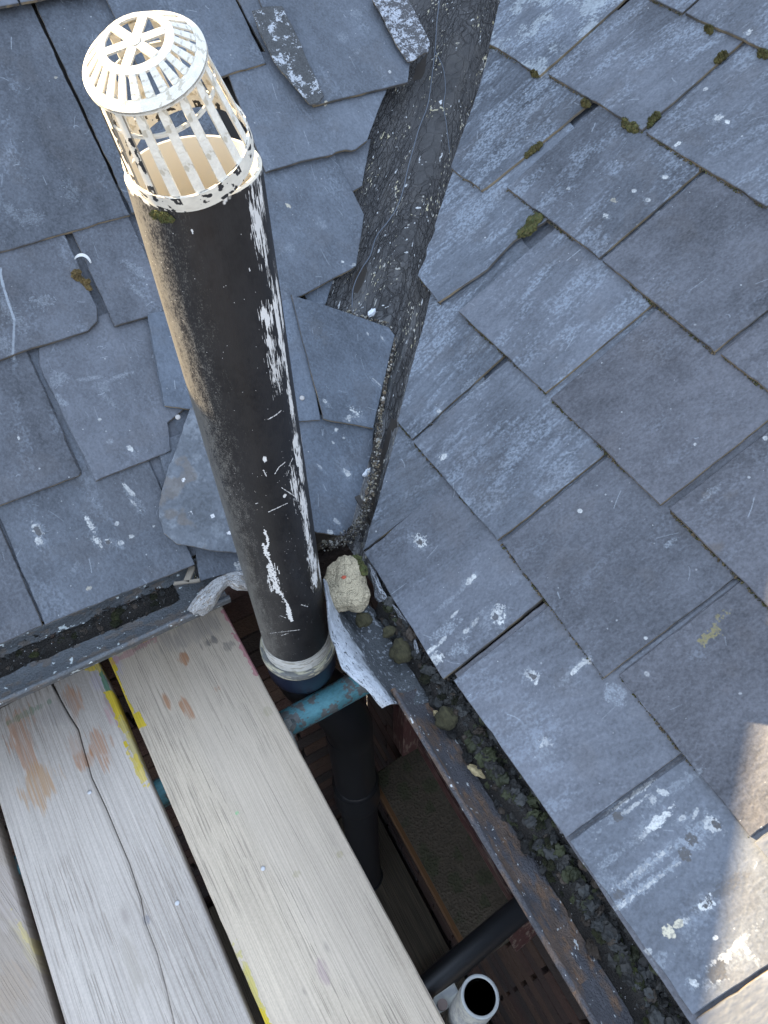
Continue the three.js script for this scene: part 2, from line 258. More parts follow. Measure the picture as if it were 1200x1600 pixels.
// ================================================================ SLATE TEXTURES (stone, lichen, scratches, droppings)
const N = 2048;
function roofTexture(list, roof, win, marks, scratches) {
  const [u0, v0, S] = win, ids = new Int16Array(N * N), byId = new Map(), ov = new Float32Array(N * N), ovk = new Uint8Array(N * N);
  const order = list.slice().sort((a, b) => (a.tail + (a.lift0 ?? a.lift) * 20) - (b.tail + (b.lift0 ?? b.lift) * 20));
  for (const s of order) {
    if (s.far) continue; byId.set(s.id, s);
    const P = s.poly.map(([u, v]) => [(u - u0) / S * N, (v - v0) / S * N]), y0 = Math.max(0, Math.floor(Math.min(...P.map((p) => p[1])) - 3)), y1 = Math.min(N - 1, Math.ceil(Math.max(...P.map((p) => p[1])) + 3));
    for (let y = y0; y <= y1; y++) {
      const xs = []; for (let i = 0; i < P.length; i++) { const a = P[i], b = P[(i + 1) % P.length]; if ((a[1] > y) !== (b[1] > y)) xs.push(a[0] + (y - a[1]) / (b[1] - a[1]) * (b[0] - a[0])); }
      xs.sort((a, b) => a - b); for (let k = 0; k + 1 < xs.length; k += 2) for (let x = Math.max(0, Math.floor(xs[k] - 2)); x <= Math.min(N - 1, xs[k + 1] + 2); x++) ids[y * N + x] = s.id;
    }
  }
  const stamp = (u, v, ru, rv, ang, strength, kind, rag) => {
    const R = Math.max(ru, rv) * 1.5, x0 = Math.floor((u - R - u0) / S * N), x1 = Math.ceil((u + R - u0) / S * N), y0 = Math.floor((v - R - v0) / S * N), y1 = Math.ceil((v + R - v0) / S * N), ca = Math.cos(ang), sa = Math.sin(ang);
    for (let y = Math.max(0, y0); y <= Math.min(N - 1, y1); y++) for (let x = Math.max(0, x0); x <= Math.min(N - 1, x1); x++) {
      const du = x / N * S + u0 - u, dv = y / N * S + v0 - v, a = (du * ca + dv * sa) / ru, b = (-du * sa + dv * ca) / rv, d = Math.sqrt(a * a + b * b);
      const n = 0.5 * fbm(x * 0.09, y * 0.09, 3, kind) + 0.5 * fbm(x * 0.30, y * 0.30, 3, kind + 40); let m = sst(1.0, 0.86, d + (n - 0.46) * 2.6 * rag); if (kind === 6) m *= 0.25 + 0.75 * sst(0.42, 0.6, fbm(x * 0.45, y * 0.45, 3, 77)); else if (kind !== 1) m *= 0.55 + 0.45 * sst(0.36, 0.5, fbm(x * 0.5, y * 0.5, 2, 78)); m *= strength * (kind === 6 ? 0.8 : 1); const k = y * N + x; if (kind === 2) m *= 0.62 + 0.38 * sst(0.38, 0.62, fbm(x * 0.06 + 9, y * 0.06, 3, 79)); if (m > ov[k]) { ov[k] = m; ovk[k] = kind; }
    }
  };
  for (const [px, py, rx, ry, ang, st, kind, rag] of marks) { const [u, v] = on(roof, px, py), m = kind === 2 || kind === 5 ? 0.00082 : 0.00098; stamp(u, v, rx * m, ry * m, ang, st, kind, rag ?? 0.6); if (kind === 2 && Math.max(rx, ry) > 5) stamp(u, v - ry * m * 0.5, rx * m * 1.4, ry * m * 1.7, ang, 0.42, 6, 1.2); }
  for (const s of scratches) for (let i = 0; i < s.n; i++) { const t = i / s.n, u = s.u + s.du * t, v = s.v + s.dv * t + s.bow * t * (1 - t); stamp(u, v, s.w, s.w, 0, s.k * (0.4 + 0.6 * hash(i, s.seed, 3)), 1, 0.3); }
  const tA = [0.106, 0.120, 0.142], tP = [0.114, 0.117, 0.132], tF = [0.094, 0.122, 0.162];
  return bake(N, N, (x, y, o) => {
    const id = ids[y * N + x], s = byId.get(id), u = x / N * S + u0, v = y / N * S + v0; if (!s) { o[0] = 0.12; o[1] = 0.12; o[2] = 0.13; return; }
    const ou = u + id * 3.17, ovv = v + id * 1.73, an = (hash(id, 3) - 0.5) * 0.35, ru = ou * Math.cos(an) + ovv * Math.sin(an), rv = -ou * Math.sin(an) + ovv * Math.cos(an);
    const big = fbm(ou * 9, ovv * 9, 3, 1), med = fbm(ru * 55, rv * 30, 3, 2), str = fbm(ru * 190, rv * 24, 3, 3), fin = fbm(ou * 380, ovv * 300, 3, 4), gr = vn(ou * 900, ovv * 900, 9);
    const tint = s.tint, st = s.streak;
    let k = 0.98 + 0.40 * (hash(id, 8) - 0.5) + 0.60 * (big - 0.5) + 0.34 * (med - 0.5) + 0.42 * st * (str - 0.5) + 0.60 * (fin - 0.5) + 0.22 * (gr - 0.5);
    const A = tint < 0 ? tF : tP, w = Math.abs(tint);
    let r = mix(tA[0], A[0], w) * k, g = mix(tA[1], A[1], w) * k, b = mix(tA[2], A[2], w) * k;
    // mineral bloom: pale ragged patches drawn out along the grain
    const bl = 0.8 * sst(0.49, 0.68, fbm(ru * 34 + 5, rv * 15, 4, 6) * 0.55 + str * 0.28 * st + fin * 0.17 + big * 0.06) * s.bloom, gm = sst(0.34, 0.66, fin * 0.75 + gr * 0.25);
    const q = bl * (0.12 + 0.80 * gm); r = mix(r, 0.265, q); g = mix(g, 0.31, q); b = mix(b, 0.365, q);
    // rusty or earthy grime
    const di = sst(0.58, 0.74, fbm(ou * 22 + 9, ovv * 22, 4, 7)) * (s.dirt ? 0.75 : 0.16) * (0.4 + 0.6 * fin); r = mix(r, 0.105, di); g = mix(g, 0.088, di); b = mix(b, 0.075, di);
    // lichen plates and specks
    if (s.lichen) { const l = sst(0.50, 0.60, fbm(ou * 26, ovv * 26, 4, 12) * 0.6 + big * 0.2 + fin * 0.2) * (0.2 + 0.7 * fin); r = mix(r, 0.34, l); g = mix(g, 0.38, l); b = mix(b, 0.40, l); }
    const cx = Math.floor(ou * 60), cy = Math.floor(ovv * 60), hx = hash(cx, cy, 21); let sp = 0;
    if (hx < 0.13) { const dx = ou * 60 - cx - 0.25 - 0.5 * hash(cx, cy, 22), dy = ovv * 60 - cy - 0.25 - 0.5 * hash(cx, cy, 23), R = 0.02 + 0.09 * hash(cx, cy, 24) ** 3; sp = sst(R, R * 0.5, Math.hypot(dx, dy) + (fin - 0.5) * 0.16) * (0.25 + 0.5 * hash(cx, cy, 25)); }
    r = mix(r, 0.5, sp); g = mix(g, 0.52, sp); b = mix(b, 0.53, sp);
    o[3] = 0.45 + 0.22 * (med - 0.5) + 0.5 * st * (str - 0.5) + 0.35 * (fin - 0.5) + 0.25 * (big - 0.5) + sp * 0.1; o[4] = 0.60 + 0.2 * (fin - 0.5) + 0.12 * q;
    const m = ov[y * N + x]; if (m > 0) {
      const kd = ovk[y * N + x], t = m * (kd === 1 ? 1 : 0.75 + 0.25 * fin), C = kd === 1 ? [0.34, 0.38, 0.42] : kd === 2 ? [0.66, 0.67, 0.65] : kd === 3 ? [0.30, 0.25, 0.075] : kd === 4 ? [0.085, 0.08, 0.075] : kd === 5 ? [0.66, 0.6, 0.45] : [0.33, 0.37, 0.41];
      r = mix(r, C[0], t); g = mix(g, C[1], t); b = mix(b, C[2], t); o[4] = mix(o[4], 0.85, t); if (kd !== 1 && kd !== 6) o[3] += 0.22 * t * (0.5 + fin);
    }
    o[0] = r; o[1] = g; o[2] = b;
  });
}
const SL = -Math.PI / 4;
// marks: px, py, radius along, across (photo px at arm's length), angle, strength, kind (1 scratch, 2 dropping, 3 yellow lichen, 4 dark spot, 5 cream, 6 pale film), raggedness
const V = Math.PI / 2;
const marksB = [
  [655, 845, 17, 10, 0.4, 0.9, 2, 0.9], [655, 846, 8, 5, 0, 1, 4, 0.8], [735, 903, 6, 15, 0.1, 0.9, 2, 0.7], [700, 938, 4, 36, 0, 0.5, 6, 0.9], [708, 960, 3, 18, 0.1, 0.8, 2, 0.6], [776, 960, 16, 17, 0, 0.95, 2, 1.0], [772, 962, 6, 6, 0, 0.7, 4, 0.8], [727, 985, 5, 9, 0, 0.7, 2, 0.5], [740, 972, 4, 12, 0.4, 0.6, 2, 0.9],
  [694, 985, 9, 32, -0.1, 0.75, 6, 1.0], [682, 1026, 13, 12, 0, 0.95, 2, 0.9], [716, 1014, 10, 24, 0, 0.7, 6, 1.1], [672, 1016, 5, 16, 0, 0.95, 2, 0.3], [690, 1000, 4, 14, 0.2, 0.8, 2, 0.9],
  [830, 1055, 14, 10, 0.5, 0.85, 2, 1.1], [830, 1055, 6, 4, 0.5, 0.9, 4, 0.8], [903, 1040, 5, 20, 0.1, 0.95, 2, 0.6], [918, 1032, 6, 8, 0, 0.9, 2, 0.8], [960, 1085, 17, 15, 0, 0.65, 6, 0.4], [850, 1160, 12, 10, 0.3, 0.55, 2, 1.2], [843, 1172, 14, 20, 0, 0.4, 6, 1.2],
  [1110, 992, 7, 13, 0, 0.6, 3, 1.6], [1124, 965, 6, 11, 0.3, 0.45, 3, 1.7], [1045, 847, 5, 12, 0, 0.6, 6, 0.6], [1008, 997, 3, 3, 0, 1, 2, 0.2], [1010, 1053, 5, 4, 0, 0.6, 2, 0.3], [905, 797, 5, 4, 0.2, 1, 2, 0.6], [735, 600, 16, 22, 0, 0.45, 6, 1], [693, 712, 8, 10, 0.2, 0.8, 2, 1.1], [685, 641, 6, 5, 0, 0.9, 2, 0.8], [790, 725, 4, 12, 0, 0.45, 6, 0.8],
  [1195, 683, 5, 4, 0, 0.9, 2, 0.3], [1110, 770, 5, 22, 0, 0.45, 6, 0.8], [1085, 693, 3, 3, 0, 0.9, 2, 0.4],
  // the streaked slate by the gutter
  [1012, 1352, 8, 74, 0.0, 0.7, 6, 0.9], [1006, 1385, 6, 74, 0.02, 0.75, 6, 0.9], [1010, 1352, 4, 66, 0.0, 0.6, 2, 1.2], [1008, 1386, 3, 62, 0.02, 0.65, 2, 1.2], [1025, 1283, 8, 28, 0.1, 0.9, 2, 0.9], [1010, 1300, 5, 22, 0.1, 0.8, 2, 1.0], [1110, 1288, 13, 10, 0.2, 0.95, 2, 0.7], [1118, 1288, 7, 5, 0.2, 1, 4, 0.5], [1083, 1313, 13, 13, 0, 0.7, 6, 1], [1080, 1312, 8, 7, 0, 0.9, 4, 0.6], [1068, 1334, 9, 8, 0, 0.9, 4, 0.7], [1095, 1290, 9, 12, 0, 0.6, 6, 0.8],
  [1018, 1250, 7, 7, 0, 0.7, 2, 0.7], [1035, 1238, 9, 6, 0.6, 0.9, 2, 0.7], [990, 1240, 4, 44, 0, 0.75, 2, 1.1], [985, 1262, 3, 30, 0, 0.6, 2, 1.1], [1065, 1278, 4, 8, 0, 0.8, 2, 0.5], [1085, 1272, 3, 10, 0.4, 0.8, 2, 0.8], [964, 1276, 6, 5, 0, 0.9, 4, 0.6], [950, 1345, 5, 20, 0, 0.6, 6, 0.7], [966, 1400, 8, 8, 0, 0.7, 4, 0.7], [948, 1380, 14, 22, 0, 0.35, 6, 0.9], [1060, 1225, 7, 40, 0.05, 0.45, 6, 1.0],
  [1045, 1456, 9, 9, 0.3, 0.95, 5, 0.7], [1058, 1445, 5, 9, 0, 0.85, 5, 0.6], [1104, 1412, 8, 13, 0, 0.9, 2, 1.0], [1106, 1412, 4, 8, 0, 0.9, 4, 0.6], [1130, 1390, 6, 40, 0, 0.45, 4, 1.0], [1070, 1438, 5, 6, 0, 0.8, 2, 0.7], [1147, 1482, 4, 30, 0.1, 0.75, 2, 1.4], [1132, 1500, 4, 18, -0.2, 0.7, 2, 1.5], [1165, 1486, 11, 4, 0.2, 0.85, 2, 1.1], [1140, 1495, 10, 20, 0, 0.25, 6, 1.3], [1120, 1520, 8, 14, 0.2, 0.7, 4, 0.8], [1118, 1530, 5, 12, 0, 0.7, 2, 1], [1086, 1536, 6, 6, 0, 0.8, 2, 0.9], [1117, 1466, 3, 4, 0, 0.9, 2, 0.3], [1010, 1486, 5, 6, 0, 0.7, 2, 0.9], [1030, 1505, 10, 16, 0, 0.5, 6, 1.1], [1070, 1460, 18, 12, 0, 0.3, 6, 1.2],
  [1005, 82, 7, 10, 0, 0.35, 6, 0.8], [930, 75, 8, 26, 0, 0.35, 6, 0.8], [1058, 225, 5, 8, 0, 0.9, 2, 0.6], [1122, 182, 9, 8, 0, 0.85, 2, 1.1], [1135, 188, 7, 4, 0, 0.95, 2, 0.8], [1101, 136, 5, 5, 0, 0.7, 2, 0.5], [1168, 52, 8, 7, 0, 0.7, 2, 1.0], [1027, 325, 4, 6, 0, 0.9, 2, 0.8], [1011, 310, 6, 4, 0, 0.8, 2, 0.6], [990, 296, 5, 4, 0, 0.8, 2, 0.9], [1038, 273, 6, 5, 0, 0.7, 2, 0.9], [958, 312, 9, 7, 0, 0.4, 5, 0.9], [947, 337, 8, 6, 0, 0.6, 2, 1.1], [888, 294, 5, 5, 0, 0.6, 2, 0.9], [775, 70, 13, 22, 0, 0.5, 6, 0.7], [740, 165, 11, 17, 0, 0.5, 6, 0.5], [765, 138, 8, 8, 0, 0.4, 6, 0.5], [1125, 25, 6, 12, 0, 0.5, 6, 0.9],
];
const marksA = [
  [200, 765, 5, 22, 0.3, 0.95, 2, 0.6], [208, 785, 3, 16, 0.25, 0.7, 2, 1], [204, 702, 4, 9, 0.3, 0.95, 2, 0.8], [140, 818, 6, 18, 0.1, 0.95, 2, 0.8], [150, 845, 6, 14, 0.3, 0.85, 2, 1.0], [168, 847, 6, 6, 0, 0.8, 2, 1.0], [168, 847, 4, 4, 0, 1, 4, 0.4], [182, 818, 5, 5, 0, 0.9, 2, 0.5], [188, 849, 6, 6, 0.2, 0.95, 2, 0.6], [205, 838, 5, 5, 0, 0.7, 2, 0.8], [60, 845, 7, 10, 0.4, 0.95, 2, 0.6], [56, 828, 9, 16, 0.1, 0.7, 2, 1.1], [58, 830, 5, 10, 0.1, 0.9, 4, 0.7], [138, 920, 7, 5, 0, 0.5, 5, 1.2], [289, 719, 9, 9, 0, 1, 2, 0.4], [289, 721, 4, 4, 0, 1, 4, 0.3], [280, 745, 3, 3, 0, 0.9, 4, 0.2], [290, 741, 4, 4, 0, 0.9, 4, 0.3], [340, 745, 4, 9, 0, 0.8, 2, 1], [172, 690, 6, 5, 0.5, 0.7, 6, 0.8], [303, 831, 5, 4, 0, 0.9, 5, 0.3], [345, 820, 4, 5, 0, 0.8, 2, 0.8], [28, 684, 3, 5, 0, 0.8, 2, 0.6], [155, 655, 4, 4, 0, 0.6, 2, 0.8],
  [375, 885, 9, 10, 0, 0.9, 2, 1.1], [385, 893, 10, 6, 0, 0.9, 5, 0.9], [140, 590, 32, 4, -0.2, 0.55, 6, 0.8], [190, 585, 18, 5, 0, 0.6, 6, 0.9], [92, 590, 15, 12, 0, 0.5, 6, 1.1], [160, 605, 12, 14, 0, 0.4, 6, 1.2], [165, 620, 5, 30, 0.4, 0.35, 6, 1], [95, 625, 6, 12, 0.3, 0.6, 6, 1], [65, 470, 16, 14, 0, 0.5, 6, 1.2], [210, 420, 10, 26, 0.5, 0.5, 6, 0.8], [215, 455, 5, 26, 0.3, 0.5, 6, 0.9], [10, 480, 12, 60, 0.2, 0.4, 6, 1.2], [8, 540, 16, 16, 0, 0.4, 6, 1.2], [50, 340, 20, 16, 0.2, 0.35, 6, 1.2], [20, 330, 10, 22, 0.3, 0.35, 6, 1.2], [110, 300, 14, 22, 0, 0.3, 6, 1.3],
  [535, 835, 4, 6, 0, 0.8, 2, 0.8], [555, 648, 9, 13, 0.4, 0.9, 2, 1.3], [542, 657, 10, 6, 0.2, 0.8, 2, 1.2], [525, 672, 5, 5, 0, 0.9, 2, 0.7], [505, 630, 4, 9, 0.4, 0.8, 2, 0.9], [537, 685, 3, 3, 0, 0.9, 2, 0.5], [540, 738, 6, 9, 0.3, 0.8, 2, 0.9], [520, 692, 3, 5, 0.3, 0.8, 2, 0.5], [535, 410, 4, 4, 0, 0.9, 2, 0.6], [500, 730, 2, 9, 0.4, 0.6, 2, 0.8], [450, 320, 5, 9, 0.3, 0.7, 5, 0.7], [508, 165, 5, 4, 0, 0.9, 5, 0.8], [502, 350, 10, 12, 0, 0.4, 6, 1.2], [450, 390, 14, 10, 0, 0.35, 6, 1.3], [535, 62, 12, 12, 0, 0.4, 6, 1.2], [555, 25, 16, 12, 0, 0.4, 6, 1.2], [607, 118, 4, 5, 0, 0.9, 2, 0.6], [556, 85, 8, 8, 0, 0.35, 6, 1.1], [572, 526, 2, 5, 0, 0.8, 2, 0.5], [594, 532, 2, 6, 0, 0.7, 2, 0.5], [585, 600, 2, 14, 0.4, 0.5, 2, 1], [495, 520, 14, 30, 0.1, 0.3, 4, 1.3], [552, 415, 5, 4, 0, 0.6, 2, 0.6], [85, 115, 4, 4, 0, 0.5, 5, 0.5], [330, 790, 22, 10, 0.2, 0.3, 5, 1.2], [515, 832, 5, 7, 0.3, 0.8, 2, 0.9], [525, 815, 4, 9, 0.4, 0.7, 2, 1.0], [240, 822, 3, 3, 0, 0.7, 2, 0.5], [118, 885, 12, 6, 0.8, 0.3, 6, 1.2],
];
const scr = (win, n, W, H, s0) => { const out = []; for (let i = 0; i < n; i++) { const a = rr(0, 6.28), L = rr(0.006, 0.035); out.push({ u: rr(win[0], win[0] + W), v: rr(-0.02, H), du: Math.cos(a) * L * 0.6, dv: Math.sin(a) * L, bow: rr(-0.01, 0.01), n: Math.ceil(L / 0.0006), w: rr(0.0004, 0.0009), k: rr(0.25, 0.7), seed: i + s0 }); } return out; };
const WA = [-0.45, -0.06, 1.45], WB = [-1.44, -0.06, 1.66];
const texA = roofTexture(slatesA, roofA, WA, marksA, [...scr(WA, 420, 1.3, 1.1, 1), ...[[0, 420, 22, 500, 0.08]].map(([x0, y0, x1, y1, b], i) => { const p = on(roofA, x0, y0), q = on(roofA, x1, y1); return { u: p[0], v: p[1], du: q[0] - p[0], dv: q[1] - p[1], bow: b, n: 160, w: 0.0022, k: 0.8, seed: 900 + i }; }), ...[[22, 500, 20, 560, 0]].map(([x0, y0, x1, y1, b], i) => { const p = on(roofA, x0, y0), q = on(roofA, x1, y1); return { u: p[0], v: p[1], du: q[0] - p[0], dv: q[1] - p[1], bow: b, n: 120, w: 0.002, k: 0.6, seed: 950 + i }; })]);
const texB = roofTexture(slatesB, roofB, WB, marksB, scr(WB, 200, 1.5, 1.2, 2));
const tileTex = bake(512, 512, (x, y, o) => { const a = fbm(x / 24, y / 40, 4, 40), b = fbm(x / 4, y / 9, 3, 41), k = 0.8 + 0.4 * a + 0.25 * (b - 0.5), q = sst(0.55, 0.75, a) * 0.4; o[0] = mix(0.105 * k, 0.24, q); o[1] = mix(0.116 * k, 0.28, q); o[2] = mix(0.138 * k, 0.33, q); o[3] = b; });
const edgeTex = bake(256, 256, (x, y, o) => { const a = fbm(x / 9, y / 9, 4, 50), b = fbm(x / 3, y / 3, 2, 51), k = 0.6 + 0.8 * b, q = sst(0.38, 0.58, a); o[0] = mix(0.10, 0.21, q) * k; o[1] = mix(0.092, 0.165, q) * k; o[2] = mix(0.082, 0.105, q) * k; o[3] = b; });
const phys = (o) => new THREE.MeshPhysicalMaterial(o);
const mSlateA = phys({ specularIntensity: 0.6, color: lin(0.88, 0.88, 0.88), map: texA.map, bumpMap: texA.bump, bumpScale: 0.0016, roughness: 0.6 });
const mSlateB = phys({ specularIntensity: 0.6, map: texB.map, bumpMap: texB.bump, bumpScale: 0.0018, roughness: 0.62 });
const mSlateFar = std({ map: tileTex.map, bumpMap: tileTex.bump, bumpScale: 0.001, roughness: 0.62 });
const mEdge = std({ map: edgeTex.map, bumpMap: edgeTex.bump, bumpScale: 0.002, roughness: 0.95 });

// ================================================================ ROOFS
function buildRoof(roof, list, win, mat, label, deckPoly) {
  const g = framed(roof); add(g, 'slate_roof', label, 'roof');
  part(g, 'roof_deck', slab(deckPoly, () => -0.030, 0.02), [mDeck, mDeck]);
  for (const s of list) {
    const poly = roughen(area(s.poly) < 0 ? s.poly.slice().reverse() : s.poly, 0.011, 0.0011, s.id * 7.3, s.chip || 0.0012);
    const [u0, v0, S] = win, tip = rr(-0.004, 0.004), uc = s.poly.reduce((a, p) => a + p[0], 0) / s.poly.length;
    const top = (u, v) => s.lift - s.tilt * (v - s.tail) + tip * (u - uc);
    part(g, 'slate', slab(poly, top, 0.0062, { ch: 0.0011, uv: s.far ? (u, v) => [u * 2.2 + s.id * 0.37, v * 2.2 + s.id * 0.61] : (u, v) => [(u - u0) / S, (v - v0) / S] }), [s.far ? mSlateFar : mat, mEdge]);
  }
  return g;
}
const mDeck = std({ color: lin(0.035, 0.03, 0.026), roughness: 0.95 });
const RIDGE = 2.3;
const gA = buildRoof(roofA, slatesA, WA, mSlateA, 'slate roof slope with lead straps and the black vent pipe before it', [[-2.6, 0.02], [BX - 0.02, 0.02], [BX + CP * RIDGE, RIDGE], [-2.6, RIDGE]]);
const gB = buildRoof(roofB, slatesB, WB, mSlateB, 'slate roof slope of large mossy slates above the soil-filled gutter', [[-0.72 + 0.02, 0.02], [2.2, 0.02], [2.2, RIDGE], [-0.72 - CP * RIDGE, RIDGE]]);

// nails in the loose slates
const mNail = std({ color: lin(0.42, 0.40, 0.38), metalness: 0.5, roughness: 0.55 });
for (const [px, py, h] of [[278, 652, 0.0065], [472, 622, 0.0065]]) { const [u, v] = on(roofA, px, py, h), n = part(gA, 'nail', new THREE.SphereGeometry(0.0045, 14, 8), mNail); n.scale.set(1, 1, 0.4); n.position.set(u, v, h + 0.0008); }

// the snapped slate lying loose beside the pipe
{
  const g = framed(roofA); add(g, 'broken_slate', 'loose broken slate with a jagged edge lying against the black pipe', 'slate');
  const h = 0.0155, poly = [[298, 637], [360, 632], [430, 760], [440, 868], [378, 866], [320, 858], [276, 849], [256, 832], [249, 800], [252, 770], [266, 720], [274, 695], [284, 672], [290, 655]].map(([x, y]) => on(roofA, x, y, h));
  const s = 999, t2 = bake(512, 512, (x, y, o) => { const a = fbm(x / 60, y / 60, 4, 60), b = fbm(x / 5, y / 5, 3, 61), c = sst(0.55, 0.68, fbm(x / 22, y / 22, 4, 62)), d = sst(0.6, 0.72, fbm(x / 40 + 3, y / 40, 4, 63)); let k = 0.9 + 0.5 * (a - 0.5) + 0.6 * (b - 0.5); o[0] = mix(mix(0.12 * k, 0.28, c * 0.45 * b), 0.14, d * 0.5); o[1] = mix(mix(0.135 * k, 0.31, c * 0.45 * b), 0.115, d * 0.5); o[2] = mix(mix(0.155 * k, 0.34, c * 0.45 * b), 0.09, d * 0.5); const w = hash(x >> 3, y >> 3, 65) > 0.992 ? sst(0.4, 0.6, b) : 0; for (let i = 0; i < 3; i++) o[i] = mix(o[i], 0.6, w); o[3] = 0.5 + 0.5 * (b - 0.5) + 0.3 * (a - 0.5); });
  part(g, 'stone_sheet', slab(roughen(area(poly) < 0 ? poly.slice().reverse() : poly, 0.006, 0.0022, s, 0.002), () => h, 0.0062, { uv: (u, v) => [u * 2.6, v * 2.6] }), [std({ map: t2.map, bumpMap: t2.bump, bumpScale: 0.002, roughness: 0.62 }), mEdge]);
}

// ---- valley lining: old bitumen-painted lead, crazed and flaking, dressed up both slopes
{
  const vt = bake(1024, 2048, (x, y, o) => {
    // crazing: distance to cell borders of two scales
    const cell = (sx, sy, sc) => { const X = sx * sc + 0.6 * vn(sx * sc * 2, sy * sc * 2, 70), Y = sy * sc * 0.8 + 0.6 * vn(sx * sc * 2, sy * sc * 2, 71), xi = Math.floor(X), yi = Math.floor(Y); let d1 = 9, d2 = 9; for (let j = -1; j < 2; j++) for (let i = -1; i < 2; i++) { const dx = xi + i + hash(xi + i, yi + j, 72) - X, dy = yi + j + hash(xi + i, yi + j, 73) - Y, d = dx * dx + dy * dy; if (d < d1) { d2 = d1; d1 = d; } else if (d < d2) d2 = d; } return Math.sqrt(d2) - Math.sqrt(d1); };
    const c1 = cell(x, y, 1 / 34), c2 = cell(x + 500, y, 1 / 15), a = fbm(x / 90, y / 90, 4, 74), b = fbm(x / 6, y / 6, 3, 75), zone = sst(0.42, 0.62, fbm(x / 130, y / 170, 3, 76));
    const crack = Math.max(sst(0.10, 0.02, c1) * (0.35 + 0.65 * zone), sst(0.12, 0.03, c2) * zone * 0.7);
    const k = 0.8 + 0.6 * (a - 0.5) + 0.5 * (b - 0.5); let r = 0.060 * k * (1 - 0.55 * crack), g = 0.059 * k * (1 - 0.55 * crack), bl = 0.060 * k * (1 - 0.55 * crack);
    const br = sst(0.5, 0.7, fbm(x / 60 + 4, y / 60, 4, 77)) * 0.4; r = mix(r, 0.078, br); g = mix(g, 0.074, br); bl = mix(bl, 0.070, br);
    const side = x / 1024, den = 0.70 - 0.055 * sst(0.5, 0.8, side), fl = sst(den, den + 0.02, fbm(x / 7 + 2, y / 7, 3, 78) * 0.62 + 0.38 * fbm(x / 60, y / 80, 3, 79)), fc = hash(x >> 4, y >> 4, 80);
    r = mix(r, 0.46 + 0.1 * fc, fl * 0.9); g = mix(g, 0.45 + 0.05 * fc, fl * 0.9); bl = mix(bl, 0.42 - 0.1 * fc, fl * 0.9);
    const wh = sst(0.80, 0.82, fbm(x / 13 + 40, y / 13, 3, 81)); r = mix(r, 0.55, wh); g = mix(g, 0.57, wh); bl = mix(bl, 0.58, wh);
    const lo = sst(1300, 1900, 2048 - y) * sst(0.45, 0.62, fbm(x / 20, y / 60, 4, 82)); r = mix(r, 0.20, lo * 0.6); g = mix(g, 0.205, lo * 0.6); bl = mix(bl, 0.21, lo * 0.6);
    o[0] = r; o[1] = g; o[2] = bl; o[3] = 0.6 + 0.25 * (a - 0.5) + 0.22 * (b - 0.5) - 0.5 * crack * (1 - fl) + 0.15 * fl + 0.12 * wh;
  });
  const rows = [], VW = 0.24, NV = 120, NW = 40;
  for (let i = 0; i <= NV; i++) { const t = i / NV * 2.3 - 0.03, r = []; for (let j = 0; j <= NW; j++) {
    const s = (j / NW * 2 - 1), w = Math.abs(s) * VW, X0 = BX + t * 0.857, Z0 = AZ - t * 0.857, D0 = EAVE_D - t * SP;  // along the valley, t as v
    // step sideways up the slope: on A towards -X (level), on B towards +Z (level)
    const X = s < 0 ? X0 - w : X0, Z = s < 0 ? Z0 : Z0 + w, hh = -0.019 - 0.010 * Math.exp(-((w / 0.012) ** 2) * 0) + 0.006 * Math.exp(-((w / 0.02) ** 2)) + 0.0045 * (fbm(t * 14, s * 6, 3, 85) - 0.5) + (s > 0 ? 0.004 : 0) * Math.exp(-(((w - 0.055) / 0.006) ** 2));
    const n = s < 0 ? roofA.n : roofB.n; r.push(W(X, Z, D0).addScaledVector(n, hh));
  } rows.push(r); }
  const gm = sheet(rows, 0.004); { const u = gm.attributes.uv; for (let i = 0; i < u.count; i++) u.setXY(i, u.getX(i), u.getY(i) * 1.6); }
  one('valley_lining', gm, std({ map: vt.map, bumpMap: vt.bump, bumpScale: 0.006, roughness: 0.7 }), 'dark crazed valley lining with flaking paint between the two slopes', 'roof valley');
}
// point on the valley lining under a pixel (whichever slope it lies on)
function onValley(px, py, lift = 0) {
  const h = -0.016 + lift, a = on(roofA, px, py, h), b = on(roofB, px, py, h), pa = roofA.o.clone().addScaledVector(roofA.u, a[0]).addScaledVector(roofA.v, a[1]).addScaledVector(roofA.n, h), pb = roofB.o.clone().addScaledVector(roofB.u, b[0]).addScaledVector(roofB.v, b[1]).addScaledVector(roofB.n, h);
  return a[0] <= BX + a[1] * CP ? pa : pb;
}
function onRoof(roof, px, py, h = 0) { const [u, v] = on(roof, px, py, h); return roof.o.clone().addScaledVector(roof.u, u).addScaledVector(roof.v, v).addScaledVector(roof.n, h); }

// ---- lead straps lying over the slates by the valley
const leadTex = bake(512, 512, (x, y, o) => {
  const a = fbm(x / 40, y / 40, 4, 90), b = fbm(x / 5, y / 5, 3, 91), w = sst(0.56, 0.64, fbm(x / 34, y / 30, 5, 92) * 0.7 + 0.3 * b) * (0.45 + 0.5 * b), k = 0.75 + 0.7 * (b - 0.5) + 0.5 * (a - 0.5);
  o[0] = mix(0.075 * k, 0.50, w); o[1] = mix(0.078 * k, 0.53, w); o[2] = mix(0.080 * k, 0.57, w); o[3] = 0.5 + 0.6 * (b - 0.5) + 0.3 * w;
});
const leadPale = bake(512, 512, (x, y, o) => {
  const a = fbm(x / 40, y / 40, 4, 93), b = fbm(x / 5, y / 5, 3, 94), w = sst(0.44, 0.62, fbm(x / 30, y / 14, 5, 95) * 0.6 + 0.4 * b) * (0.4 + 0.6 * b), k = 0.75 + 0.7 * (b - 0.5);
  o[0] = mix(0.095 * k, 0.48, w); o[1] = mix(0.095 * k, 0.51, w); o[2] = mix(0.10 * k, 0.56, w); o[3] = 0.5 + 0.6 * (b - 0.5) + 0.3 * w;
});
